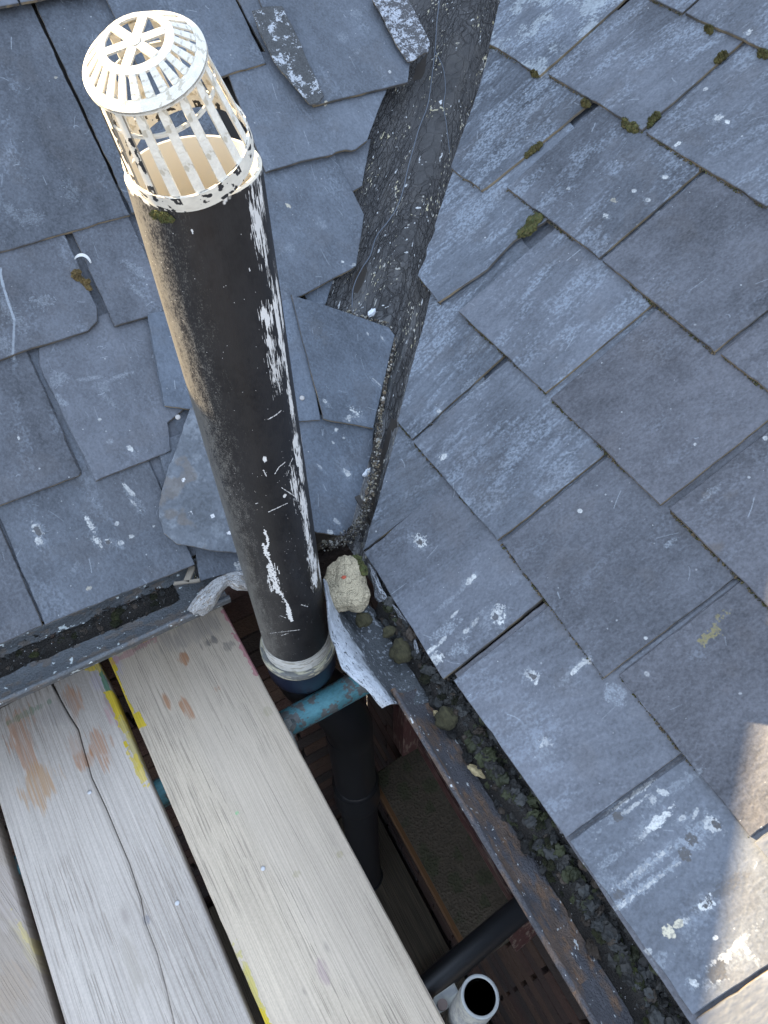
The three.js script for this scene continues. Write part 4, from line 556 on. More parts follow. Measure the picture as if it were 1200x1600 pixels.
{
  const g = thing('lead_flashing', 'crumpled whitewashed lead scrap hanging over the gutter end by the board', 'lead flashing');
  const t = bake(512, 512, (x, y, o) => { const a = fbm(x / 40, y / 40, 4, 150), b = fbm(x / 6, y / 6, 3, 151), d = sst(0.55, 0.68, fbm(x / 26, y / 26, 4, 152)), s = sst(0.64, 0.7, fbm(x / 9, y / 9, 3, 153)), k = 0.8 + 0.5 * (a - 0.5) + 0.5 * (b - 0.5); o[0] = mix(mix(0.62 * k, 0.40 * k, d), 0.1, s * 0.7); o[1] = mix(mix(0.62 * k, 0.36 * k, d), 0.1, s * 0.7); o[2] = mix(mix(0.62 * k, 0.31 * k, d), 0.1, s * 0.7); o[3] = b; });
  part(g, 'sheet', ribbon([
    [[398, 895, 0.96], [398, 905, 0.955], [398, 915, 0.965], [397, 922, 0.985]],
    [[378, 896, 0.955], [376, 905, 0.945], [374, 915, 0.955], [372, 921, 0.975]],
    [[356, 897, 0.955], [356, 905, 0.945], [356, 910, 0.95], [356, 914, 0.97]],
    [[338, 907, 0.958], [340, 915, 0.948], [343, 921, 0.952], [345, 925, 0.97]],
    [[318, 922, 0.962], [323, 930, 0.952], [330, 938, 0.956], [335, 944, 0.98]],
    [[303, 940, 0.968], [309, 945, 0.958], [317, 951, 0.964], [324, 955, 0.985]],
    [[293, 955, 0.976], [300, 958, 0.97], [305, 958, 0.975], [318, 961, 0.99]],
  ], 0.0024, 0.009), std({ map: t.map, bumpMap: t.bump, bumpScale: 0.004, roughness: 0.7, side: THREE.DoubleSide }));
}
{
  const g = thing('underlay_strip', 'thin curled strip of pale roofing underlay under the eave slate', 'roofing strip');
  part(g, 'strip', ribbon([[[575, 880, 0.985], [580, 884, 0.982], [584, 890, 0.985]], [[584, 915, 0.992], [590, 917, 0.985], [594, 912, 0.982]], [[588, 935, 0.998], [600, 936, 0.985], [606, 934, 0.98]], [[602, 945, 0.998], [618, 950, 0.985], [622, 952, 0.982]], [[622, 965, 1.0], [632, 972, 0.99], [636, 972, 0.984]], [[638, 990, 1.0], [644, 995, 0.992], [648, 994, 0.986]], [[650, 1022, 1.0], [652, 1022, 0.994], [655, 1020, 0.988]]], 0.0015, 0.004), std({ map: leadPale.map, color: lin(1, 1, 1), roughness: 0.8, side: THREE.DoubleSide }));
}

// ================================================================ VENT PIPE: white plastic under black paint
const TOPD = 0.294, BOTD = 1.078;
{
  const TW = 1024, TH = 2048, paint = new Float32Array(TW * TH), U = (az) => ((az / (2 * Math.PI)) % 1 + 1) % 1, Vv = (D) => 1 - (D - TOPD) / (BOTD - TOPD);
  const dab = (px, py, rx, ry, st, rag, stretch = 1) => { const [az, D] = onPipe(px, py), cx = U(az) * TW, cy = Vv(D) * TH, k = 1 / (0.0015), sx = rx * 0.0009 / (2 * Math.PI * PR) * TW, sy = ry * 0.0009 / (BOTD - TOPD) * TH; for (let y = Math.floor(cy - sy * 1.6); y <= cy + sy * 1.6; y++) for (let x = Math.floor(cx - sx * 1.6); x <= cx + sx * 1.6; x++) { if (y < 0 || y >= TH) continue; const xx = ((x % TW) + TW) % TW, d = Math.hypot((x - cx) / sx, (y - cy) / sy), n = stretch > 1 ? 0.35 * fbm(x * 0.16, y * 0.05, 3, 160) + 0.65 * fbm(x * 0.5, y * 0.035, 3, 159) : fbm(x * 0.16, y * 0.16, 3, 160), v = st * sst(1, 0.88, d + (n - 0.44) * (stretch > 1 ? 3.4 : 2) * rag); if (v > paint[y * TW + xx]) paint[y * TW + xx] = v; } };
  // brush-like scrapes along the far side
  for (const [px, py, rx, ry, st, rag] of [[407, 300, 6, 22, 1, 1], [403, 350, 8, 40, 0.9, 1.1], [410, 365, 5, 45, 0.9, 1.0], [420, 500, 10, 18, 1, 0.9], [413, 492, 7, 14, 1, 0.7], [436, 510, 6, 60, 1, 0.6], [437, 470, 5, 40, 1, 0.7], [424, 540, 7, 20, 0.9, 1.2], [432, 580, 10, 26, 0.8, 1.2], [446, 560, 4, 40, 1, 0.8], [455, 630, 6, 40, 1, 0.8], [462, 690, 10, 14, 1, 0.5], [468, 720, 9, 50, 1, 0.8], [462, 760, 8, 40, 0.9, 1.1], [475, 790, 9, 50, 1, 0.8], [480, 830, 8, 40, 1, 0.9], [487, 870, 10, 36, 1, 0.9], [492, 905, 10, 28, 1, 0.8], [499, 890, 6, 40, 1, 0.5], [484, 855, 6, 20, 0.9, 1], [493, 880, 8, 20, 1, 0.7], [476, 680, 5, 20, 1, 0.6], [414, 718, 3, 6, 1, 0.3], [445, 775, 3, 4, 0.9, 0.4]]) dab(px, py, rx, ry, st, rag, 5);
  // the long scratch down the front, and loose nicks
  const line = (pts, w, st, rag) => { for (let i = 0; i + 1 < pts.length; i++) { const n = Math.ceil(Math.hypot(pts[i + 1][0] - pts[i][0], pts[i + 1][1] - pts[i][1]) / 1.2); for (let k = 0; k < n; k++) { const t = k / n; dab(mix(pts[i][0], pts[i + 1][0], t) + rr(-1, 1) * rag, mix(pts[i][1], pts[i + 1][1], t), w * rr(0.6, 1.3), w * rr(0.8, 1.5), st, 0.5); } } };
  line([[414, 828], [417, 840], [419, 852], [414, 865], [422, 876], [427, 890], [430, 905], [433, 915], [438, 925], [443, 935], [449, 945], [452, 960], [456, 971]], 1.6, 1, 1.2); line([[449, 945], [452, 958], [456, 971]], 3.4, 1, 0.4); line([[420, 882], [427, 905], [433, 922], [441, 930]], 2.6, 0.9, 3.5); line([[412, 850], [416, 862], [421, 868]], 2.2, 1, 1.5);
  for (let i = 0; i < 26; i++) { const x = 420 + rr(-2, 16), y = 880 + rr(0, 42); line([[x, y], [x + rr(-2, 4), y + rr(5, 12)]], 0.9, 1, 0.2); }
  for (const l of [[[420, 655], [432, 648]], [[432, 648], [440, 641]], [[430, 740], [436, 730], [446, 722]], [[452, 728], [458, 715]], [[440, 762], [462, 776]], [[412, 735], [417, 745]], [[420, 800], [450, 786]], [[470, 800], [480, 790]], [[330, 890], [332, 896]], [[471, 945], [482, 948]], [[438, 962], [448, 966]], [[440, 940], [446, 942]], [[400, 787], [404, 786]], [[300, 360], [302, 366]], [[390, 420], [391, 424]], [[400, 985], [412, 988]], [[440, 993], [452, 989]], [[420, 990], [470, 984]]]) line(l, 0.8, 0.9, 0.3);
  // ragged paint edge at the rim
  const pt = bake(TW, TH, (x, y, o) => {
    const yy = y, nf = fbm(x / 9, yy / 9, 3, 161), rim = sst(2048 - 6, 2048 + 6, yy + (fbm(x / 22, yy / 20, 4, 162) - 0.5) * 60), a = fbm(x / 80, yy / 160, 4, 163), b = fbm(x / 3, yy / 14, 3, 164), sp = hash(x >> 1, yy >> 1, 165) > 0.9988 ? 0.8 : 0;
    const az = x / TW, dust = sst(0.36, 0.60, fbm(x / 60, yy / 60, 4, 166) * 0.6 + 0.4 * nf) * 0.55; const q = Math.max(paint[y * TW + x], rim * 0.95, sp), k = 0.8 + 0.5 * (a - 0.5) + 0.3 * (b - 0.5);
    const azd = Math.abs(((x / TW * 360 - 198 + 540) % 360) - 180), sunStrip = sst(0.40, 0.62, 0.75 - azd / 190 + 0.22 * (fbm(x / 14, yy / 40, 4, 167) - 0.5) + 0.42 * (fbm(x / 2.2, yy / 3.2, 3, 168) - 0.5)); let r = mix(mix(0.019 * k, 0.028, dust * 0.6), 0.125, sunStrip), g = mix(mix(0.0185 * k, 0.027, dust * 0.6), 0.121, sunStrip), l = mix(mix(0.020 * k, 0.027, dust * 0.6), 0.110, sunStrip); o[0] = mix(r, 0.66, q); o[1] = mix(g, 0.655, q); o[2] = mix(l, 0.63, q); o[3] = 0.6 - 0.35 * q + 0.1 * (b - 0.5); o[4] = mix(0.36 + 0.14 * dust + 0.1 * (a - 0.5), 0.6, q);  // sunlit strip lightened in the colour on the sun-facing side, over bleached paint
  }, { rough: true });
  const g = thing('vent_pipe', 'tall black painted soil vent pipe with white scrapes', 'pipe', W(PIPE[0], PIPE[1], BOTD));
  const wall = (r0, r1, d0, d1, flip) => { const n = 96, pos = [], uv = [], idx = []; for (let k = 0; k <= 1; k++) for (let i = 0; i <= n; i++) { const a = i / n * 2 * Math.PI; const r = k ? r1 : r0, D = k ? d1 : d0; pos.push(Math.cos(a) * r, BOTD - D, Math.sin(a) * r); uv.push(i / n, 1 - (D - TOPD) / (BOTD - TOPD)); } for (let i = 0; i < n; i++) { const a = i, b = i + n + 1; if (flip) idx.push(a, b, a + 1, a + 1, b, b + 1); else idx.push(a, a + 1, b, a + 1, b + 1, b); } const q = new THREE.BufferGeometry(); q.setAttribute('position', new THREE.Float32BufferAttribute(pos, 3)); q.setAttribute('uv', new THREE.Float32BufferAttribute(uv, 2)); q.setIndex(idx); q.computeVertexNormals(); return q; };
  part(g, 'pipe', wall(PR, PR, TOPD, BOTD, false), phys({ specularIntensity: 0.6, map: pt.map, bumpMap: pt.bump, bumpScale: 0.0008, roughnessMap: pt.rough, roughness: 1 }));
  const mIn = std({ color: lin(0.66, 0.61, 0.50), roughness: 0.6 });
  part(g, 'bore', mergeGeometries([wall(0.0515, 0.0515, TOPD - 0.001, 0.72, true), wall(0.0535, PR, TOPD - 0.0015, TOPD, false), wall(0.0515, 0.0535, TOPD - 0.001, TOPD - 0.0015, false)]), mIn);
  const colTex = bake(512, 256, (x, y, o) => { const a = fbm(x / 40, y / 30, 4, 170), b = fbm(x / 5, y / 5, 3, 171), s = sst(0.58, 0.64, fbm(x / 18, y / 9, 4, 172)), k = 0.85 + 0.4 * (a - 0.5) + 0.2 * (b - 0.5); o[0] = mix(0.60 * k, 0.20, s * 0.6); o[1] = mix(0.59 * k, 0.18, s * 0.6); o[2] = mix(0.55 * k, 0.12, s * 0.6); o[3] = b; });
  const lathe = (pts) => { const l = new THREE.LatheGeometry(pts.map(([r, D]) => new THREE.Vector2(r, BOTD - D)), 80); return l; };
  part(g, 'bare_band', lathe([[0.0555, 1.118], [0.0566, 1.117], [0.0566, 1.079], [0.0552, 1.076]]), std({ map: colTex.map, bumpMap: colTex.bump, bumpScale: 0.001, roughness: 0.6 }));
  const greyTex = bake(512, 128, (x, y, o) => { const a = fbm(x / 24, y / 12, 4, 173), b = fbm(x / 5, y / 5, 3, 174), s = sst(0.5, 0.62, a), k = 0.7 + 0.6 * b; o[0] = mix(0.15, 0.42, s) * k; o[1] = mix(0.15, 0.39, s) * k; o[2] = mix(0.14, 0.28, s) * k; });
  part(g, 'seal_ring', lathe([[0.056, 1.112], [0.0628, 1.110], [0.0645, 1.114], [0.0645, 1.126], [0.063, 1.131], [0.058, 1.132]].reverse()), std({ map: greyTex.map, roughness: 0.7 }));
  part(g, 'socket', lathe([[0.0612, 1.130], [0.0618, 1.136], [0.0612, 1.185], [0.058, 1.198], [0.052, 1.200]].reverse()), std({ color: lin(0.012, 0.016, 0.032), roughness: 0.3 }));
  const m0 = onPipe(250, 326), ms = part(g, 'moss', mossGeo(0.010, 0.0042, 0.0022, 55, 0.15), mMoss); ms.position.set(Math.cos(m0[0]) * PR, BOTD - 0.305, Math.sin(m0[0]) * PR); ms.rotation.y = Math.PI / 2 - m0[0];
}

// ================================================================ PLASTIC BIRD CAGE cocked in the top of the pipe
{
  const g = thing('vent_cowl', 'cream plastic bird guard cage tilted in the top of the black pipe', 'vent guard');
  const axis = toW([-0.26758675, 0.2632063, -0.92688714]).normalize(); g.position.copy(W(0.1425, -0.5665, 0.2745));
  g.quaternion.setFromUnitVectors(new THREE.Vector3(0, 1, 0), axis);
  const wear = bake(256, 512, (x, y, o) => { const b = fbm(x / 5, y / 8, 3, 180), a = fbm(x / 50, y / 50, 3, 181), k = 0.9 + 0.25 * (a - 0.5) + 0.15 * (b - 0.5), d = sst(0.64, 0.72, fbm(x / 24, y / 50, 4, 182)); o[0] = mix(0.80 * k, 0.36, d * 0.6); o[1] = mix(0.765 * k, 0.31, d * 0.6); o[2] = mix(0.67 * k, 0.21, d * 0.6); o[3] = b; });
  const flake = bake(256, 512, (x, y, o) => { const b = fbm(x / 26, y / 44, 4, 183), t = y / 512, q = sst(0.585, 0.605, b), c = 0.85 + 0.3 * fbm(x / 30, y / 30, 3, 184); o[0] = mix(0.66 * c, 0.022, q); o[1] = mix(0.63 * c, 0.022, q); o[2] = mix(0.55 * c, 0.024, q); o[3] = 0.4 + 0.4 * q; });
  const dark = bake(128, 256, (x, y, o) => { const b = fbm(x / 8, y / 14, 4, 185), q = sst(0.66, 0.7, b); o[0] = mix(0.022, 0.6, q); o[1] = mix(0.022, 0.57, q); o[2] = mix(0.024, 0.5, q); o[3] = b; });
  const plastic = (t) => new THREE.MeshPhysicalMaterial({ map: t.map, bumpMap: t.bump, bumpScale: 0.0004, roughness: 0.5, side: THREE.DoubleSide });
  const mP = plastic(wear), mFl = plastic(flake), mDk = plastic(dark);
  const band = (r0, y0, r1, y1, th, n = 72, a0 = 0, a1 = 2 * Math.PI) => { // a thin-walled ring or strip
    const full = Math.abs(a1 - a0 - 2 * Math.PI) < 1e-6, pos = [], uv = [], idx = [], q = [[r0, y0], [r1, y1], [r1 - th, y1], [r0 - th, y0]]; if (Math.abs(r1 - r0) > Math.abs(y1 - y0) * 0.8) { q[2] = [r1, y1 - th]; q[3] = [r0, y0 - th]; }
    const vert = (i, k) => { const a = mix(a0, a1, i / n), p = q[k]; return [Math.cos(a) * p[0], p[1], Math.sin(a) * p[0]]; };
    const face = (k, l) => { const b = pos.length / 3; for (let i = 0; i <= n; i++) for (const [m, v] of [[k, 0], [l, 1]]) { pos.push(...vert(i, m)); uv.push(full ? i / n * 6 : i / n * 0.12, full ? v * 0.28 : v * 0.9); } for (let i = 0; i < n; i++) idx.push(b + 2 * i, b + 2 * i + 1, b + 2 * i + 2, b + 2 * i + 2, b + 2 * i + 1, b + 2 * i + 3); };
    face(0, 1); face(1, 2); face(2, 3); face(3, 0);
    if (!full) for (const [i, s] of [[0, 0], [n, 1]]) { const b = pos.length / 3; for (let k = 0; k < 4; k++) { pos.push(...vert(i, k)); uv.push(0, 0); } idx.push(...(s ? [b, b + 1, b + 2, b, b + 2, b + 3] : [b, b + 2, b + 1, b, b + 3, b + 2])); }
    const G = new THREE.BufferGeometry(); G.setAttribute('position', new THREE.Float32BufferAttribute(pos, 3)); G.setAttribute('uv', new THREE.Float32BufferAttribute(uv, 2)); G.setIndex(idx); G.computeVertexNormals(); return G;
  };
  const r0 = 0.0500, rT = 0.0418, hT = 0.081;
  part(g, 'foot_ring', band(0.0508, 0.009, 0.0508, -0.006, 0.002), mFl, 'ring at the foot with black paint flakes');
  const NR = 16; for (let i = 0; i < NR; i++) { const a = (i + 0.5) / NR * 2 * Math.PI, w = 0.0078; const G = band(r0 - 0.0006, 0.006, rT - 0.0016, hT - 0.002, 0.0016, 3, a - w / 2 / r0, a + w / 2 / r0); const az = ((a * 180 / Math.PI) % 360); part(g, 'rib', G, i === 8 ? mDk : i === 6 || i === 7 || i === 9 ? mFl : mP); }
  part(g, 'hoop', band(0.0418, 0.0600, 0.0416, 0.0565, 0.0014), mP);
  const cap = part(g, 'cap_rim', band(0.0376, hT + 0.0044, 0.0432, hT, 0.0016), mP);
  part(cap, 'rim_lip', band(0.0432, hT, 0.0432, hT - 0.003, 0.0016), mP);
  part(cap, 'cap_ring', band(0.0205, hT + 0.0146, 0.0262, hT + 0.0134, 0.0016), mP);
  const NS = 24; for (let i = 0; i < NS; i++) { const a = i / NS * 2 * Math.PI; part(cap, 'cap_bar', band(0.0258, hT + 0.0136, 0.0380, hT + 0.0042, 0.0015, 2, a - 0.084, a + 0.084), mP); }
  for (let i = 0; i < 6; i++) { const a = i / 6 * 2 * Math.PI + 0.2, G = boxAt(0.0192, 0.0016, 0.0064, 0.0108, hT + 0.0141, 0); G.rotateY(-a); part(cap, 'spoke', G, mP); }
  const hub = part(cap, 'hub', new THREE.CylinderGeometry(0.0042, 0.0042, 0.002, 24), mP); hub.position.y = hT + 0.0143;
}

// ---- dark drainpipe further down in the corner
{
  const g = thing('drainpipe', 'dark drainpipe with a collar standing in the shaded brick corner', 'pipe', W(0.205, -0.54, 6));
  const m = std({ color: lin(0.016, 0.018, 0.022), roughness: 0.35 }), y = (D) => 6 - D;
  const cyl = (r, d0, d1) => { const c = new THREE.CylinderGeometry(r, r, d1 - d0, 48); c.translate(0, y((d0 + d1) / 2), 0); return c; };
  part(g, 'pipe', cyl(0.051, 1.5, 5.99), m);
  part(g, 'bend', tube([new THREE.Vector3(PIPE[0] - 0.205, y(1.19), PIPE[1] + 0.54), new THREE.Vector3(PIPE[0] - 0.205, y(1.25), PIPE[1] + 0.54), new THREE.Vector3(-0.02, y(1.36), -0.015), new THREE.Vector3(0, y(1.47), 0), new THREE.Vector3(0, y(1.55), 0)], 0.051, 24, 32), m);
  part(g, 'collar', new THREE.LatheGeometry([[0.051, 1.985], [0.060, 1.98], [0.0605, 1.95], [0.0585, 1.935], [0.0585, 1.85], [0.051, 1.84]].map(([r, D]) => new THREE.Vector2(r, y(D))), 48), m);
  part(g, 'collar', new THREE.LatheGeometry([[0.051, 3.1], [0.060, 3.09], [0.0605, 3.06], [0.0585, 3.045], [0.0585, 2.98], [0.051, 2.97]].map(([r, D]) => new THREE.Vector2(r, y(D))), 48), m);
}

// ================================================================ SCAFFOLD
const tubeTex = (r, g, b, pr, pg, pb, th, s) => bake(256, 512, (x, y, o) => { const a = fbm(x / 30, y / 40, 4, s), c = fbm(x / 4, y / 6, 3, s + 1), q = sst(th, th + 0.08, fbm(x / 26, y / 16, 5, s + 2) * 0.75 + 0.25 * c), k = 0.8 + 0.4 * (a - 0.5) + 0.4 * (c - 0.5); o[0] = mix(r, pr, q) * k; o[1] = mix(g, pg, q) * k; o[2] = mix(b, pb, q) * k; o[3] = 0.5 + 0.5 * (c - 0.5) + 0.2 * q; });
const tBlue = tubeTex(0.17, 0.18, 0.175, 0.12, 0.33, 0.38, 0.44, 200), tGal = tubeTex(0.33, 0.34, 0.34, 0.42, 0.42, 0.38, 0.5, 210);
const mTube = (t, rg = 0.5, me = 0.35) => std({ map: t.map, bumpMap: t.bump, bumpScale: 0.0008, roughness: rg, metalness: me });
const mBore = mTube(tGal, 0.7, 0.3);
function scaffoldTube(name, label, A, B, mat, parts) {
  const L = A.distanceTo(B), g = thing(name, label, 'scaffold tube', A, undefined); g.quaternion.setFromUnitVectors(new THREE.Vector3(0, 1, 0), B.clone().sub(A).normalize());
  const o = new THREE.CylinderGeometry(0.02415, 0.02415, L, 56, 1, true); o.translate(0, L / 2, 0); { const u = o.attributes.uv; for (let i = 0; i < u.count; i++) u.setXY(i, u.getX(i), u.getY(i) * L * 3); }
  part(g, 'tube', o, mat);
  const inn = new THREE.CylinderGeometry(0.0198, 0.0198, L - 0.002, 48, 1, true); inn.scale(-1, 1, 1); inn.translate(0, L / 2, 0); part(g, 'bore', inn, mBore);
  const ends = [0, L].map((y, i) => { const r = new THREE.LatheGeometry([[0.0198, -0.0006], [0.0206, 0.0006], [0.0234, 0.0006], [0.02415, -0.0006]].map(([a, b]) => new THREE.Vector2(a, b)), 56); if (!i) r.rotateX(Math.PI); r.translate(0, y, 0); return r; });
  for (const e of ends) part(g, 'cut_end', e, std({ map: tGal.map, color: lin(1, 1, 1), roughness: 0.6, metalness: 0.3, side: THREE.DoubleSide }));
  return g;
}
const BD = 1.165;                                     // top of the boards
{
  const p0 = lev(450, 1130, BD + 0.066), p1 = lev(566, 1066, BD + 0.066), dx = p1[0] - p0[0], dz = p1[1] - p0[1], at = (X) => W(X, p0[1] + (X - p0[0]) / dx * dz, BD + 0.064);
  scaffoldTube('scaffold_tube', 'scaffold tube with worn turquoise paint bridging the gap under the boards', at(-0.9), at(0.33), mTube(tBlue, 0.55, 0.2));
  const g = thing('bolt', 'grey hexagon bolt end on the turquoise tube at the board edge', 'bolt', W(...lev(452, 1133, BD + 0.035)));
  const mB = std({ map: tGal.map, color: lin(1, 1, 1), roughness: 0.5, metalness: 0.4 });
  part(g, 'nut', new THREE.CylinderGeometry(0.0105, 0.0105, 0.014, 6), mB).rotation.z = 0.5; const sh = part(g, 'shank', new THREE.CylinderGeometry(0.0062, 0.0062, 0.05, 20), mB); sh.position.y = -0.022;
  const band = part(g, 'clamp_band', new THREE.TorusGeometry(0.0262, 0.0035, 10, 40), mB); band.rotation.y = Math.PI / 2; band.position.set(-0.004, -0.030, 0.004);
}
{
  const q = lev(760, 1497, 1.42); one('shade_black_tube', tube([W(-0.7, q[1] + 0.03, 1.42), W(-0.2, q[1] + 0.013, 1.42), W(0.345, q[1] - 0.035, 1.42)], 0.0215, 30, 28), std({ color: lin(0.02, 0.021, 0.024), roughness: 0.35 }), 'scaffold tube behind the open tube end, shaft shade put into its black colour', 'pipe');  // scaffold tube kept near-black: the deep shade of the shaft is in its colour
  const top = lev(750, 1557, 1.075), low = lev(690, 1640, 1.45);
  scaffoldTube('scaffold_standard', 'upright galvanised scaffold tube with its open end beside the board', W(...low), W(...top), mTube(tGal, 0.55, 0.35));
  const c = thing('scaffold_coupler', 'galvanised coupler with a rivet behind the open tube end', 'coupler', W(...lev(693, 1566, 1.20)));
  const mC = mTube(tGal, 0.65, 0.35), lug = new THREE.Shape(); lug.moveTo(-0.018, -0.012); lug.lineTo(0.03, -0.017); lug.lineTo(0.03, 0.017); lug.lineTo(-0.010, 0.017); lug.quadraticCurveTo(-0.024, 0.010, -0.018, -0.012);
  const lg = new THREE.ExtrudeGeometry(lug, { depth: 0.012, bevelEnabled: true, bevelSize: 0.002, bevelThickness: 0.002, bevelSegments: 2 }); lg.rotateX(-Math.PI / 2); lg.scale(0.75, 0.75, 0.6); part(c, 'lug', lg, mC);
  const rv = part(c, 'rivet', new THREE.CylinderGeometry(0.0068, 0.0068, 0.022, 24), std({ color: lin(0.16, 0.12, 0.105), roughness: 0.7, metalness: 0.3 })); rv.position.set(-0.004, 0.008, 0.002);
  const rod = lev(672, 1522, 2.9), rod1 = lev(706, 1499, 2.9), d = [rod1[0] - rod[0], rod1[1] - rod[1]]; const g = one('steel_rod', (() => { const A = W(rod[0] - d[0] * 2, rod[1] - d[1] * 2, 2.95), B = W(rod1[0], rod1[1], 2.95), L = A.distanceTo(B), cy = new THREE.CylinderGeometry(0.0125, 0.0125, L, 20); cy.translate(0, L / 2, 0); cy.applyQuaternion(new THREE.Quaternion().setFromUnitVectors(new THREE.Vector3(0, 1, 0), B.clone().sub(A).normalize())); cy.translate(A.x, A.y, A.z); return cy; })(), mTube(tGal, 0.5, 0.3), 'thin pale steel rod lying on the lower boards', 'rod');
}

// ---- scaffold boards: outline from their edges, grain, splits, stains and end paint
function woodTex(W_, L_, s, base, feats) {
  const w = 640, h = 2048;
  return bake(w, h, (i, j, o) => {
    const x = i / w * W_, y = j / h * L_;              // metres, y from the far end
    let wx = x + 0.004 * (fbm(x * 6, y * 1.1, 2, s) - 0.5) * 4, kn = 0; 
    for (const [kx, ky, kr] of feats.knots) { const dx = (x - kx) / kr, dy = (y - ky) / (kr * 2.6), d2 = dx * dx + dy * dy; wx += -dx * kr * 0.55 * Math.exp(-d2) ; kn = Math.max(kn, Math.exp(-d2 * 5)); }
    const ring = fbm(wx * 210, y * 1.3, 3, s + 1), fib = fbm(wx * 900, y * 16, 3, s + 2), big = fbm(x * 10, y * 3.5, 4, s + 3), gr = sst(0.60, 0.72, fbm(wx * 900, y * 17, 3, s + 4)) * sst(0.30, 0.62, fbm(x * 20, y * 5, 3, s + 11)), fuzz = fbm(x * 500, y * 500, 2, s + 8);
    let k = 0.96 + 0.22 * (ring - 0.5) + 0.26 * (fib - 0.5) + 0.46 * (big - 0.5) + 0.18 * (fuzz - 0.5), r = base[0] * k, g = base[1] * k, b = base[2] * k;
    const dk = gr * feats.grain; r = mix(r, 0.22, dk); g = mix(g, 0.18, dk); b = mix(b, 0.14, dk);
    const lw = Math.pow(0.5 + 0.5 * Math.sin(6.2832 * (wx * 125 + 2.4 * fbm(x * 5, y * 1.1, 2, s + 13))), 5) * sst(0.30, 0.60, fbm(x * 30, y * 2.2, 3, s + 14)) * 0.30; r = mix(r, base[0] * 0.52, lw); g = mix(g, base[1] * 0.48, lw); b = mix(b, base[2] * 0.46, lw);
    const t2 = sst(0.5, 0.7, fbm(x * 7 + 3, y * 2.2, 3, s + 9)) * 0.35; r = mix(r, base[0] * 1.08, t2); g = mix(g, base[1] * 1.10, t2); b = mix(b, base[2] * 1.18, t2);
    r = mix(r, 0.20, kn * 0.45); g = mix(g, 0.165, kn * 0.45); b = mix(b, 0.14, kn * 0.45);
    o[3] = 0.55 + 0.3 * (ring - 0.5) + 0.4 * (fib - 0.5) - 0.35 * gr; o[4] = 0.85;
    for (const [x0, y0, rx, ry, c, st, rag] of feats.stains) { const d = Math.hypot((x - x0) / rx, (y - y0) / ry); if (d > 1.6) continue; const n = 0.5 * fbm(x * 70 + s, y * 30, 3, s + 5) + 0.5 * fbm(x * 420, y * 26, 3, s + 12), m = Math.min(1, st * 1.15) * sst(1.05, 0.6, d + (n - 0.5) * 2.6 * rag) * (0.35 + 0.65 * sst(0.36, 0.56, fib)); r = mix(r, c[0], m); g = mix(g, c[1], m); b = mix(b, c[2], m); }
    for (const sc of feats.scratches || []) { const t = clamp((y - sc[1]) / (sc[3] - sc[1] || 1)); if (y < Math.min(sc[1], sc[3]) || y > Math.max(sc[1], sc[3])) continue; const xx = mix(sc[0], sc[2], t) + (sc[4] || 0) * t * (1 - t), m = sst(sc[5], sc[5] * 0.3, Math.abs(x - xx)) * sc[6]; r = mix(r, 0.16, m); g = mix(g, 0.13, m); b = mix(b, 0.115, m); o[3] -= 0.4 * m; }
    for (const [x0, y0, rx, ry, c, st, rag] of feats.paint) { const d = Math.max(Math.abs((x - x0) / rx), Math.abs((y - y0) / ry)); if (d > 1.5) continue; const n = fbm(x * 120 + s, y * 120, 4, s + 6), m = st * sst(1, 0.9, d + (n - 0.5) * 2 * rag); r = mix(r, c[0] * (0.7 + 0.6 * fib), m); g = mix(g, c[1] * (0.7 + 0.6 * fib), m); b = mix(b, c[2] * (0.7 + 0.6 * fib), m); o[3] += 0.1 * m; }
    o[0] = r; o[1] = g; o[2] = b;
  });
}
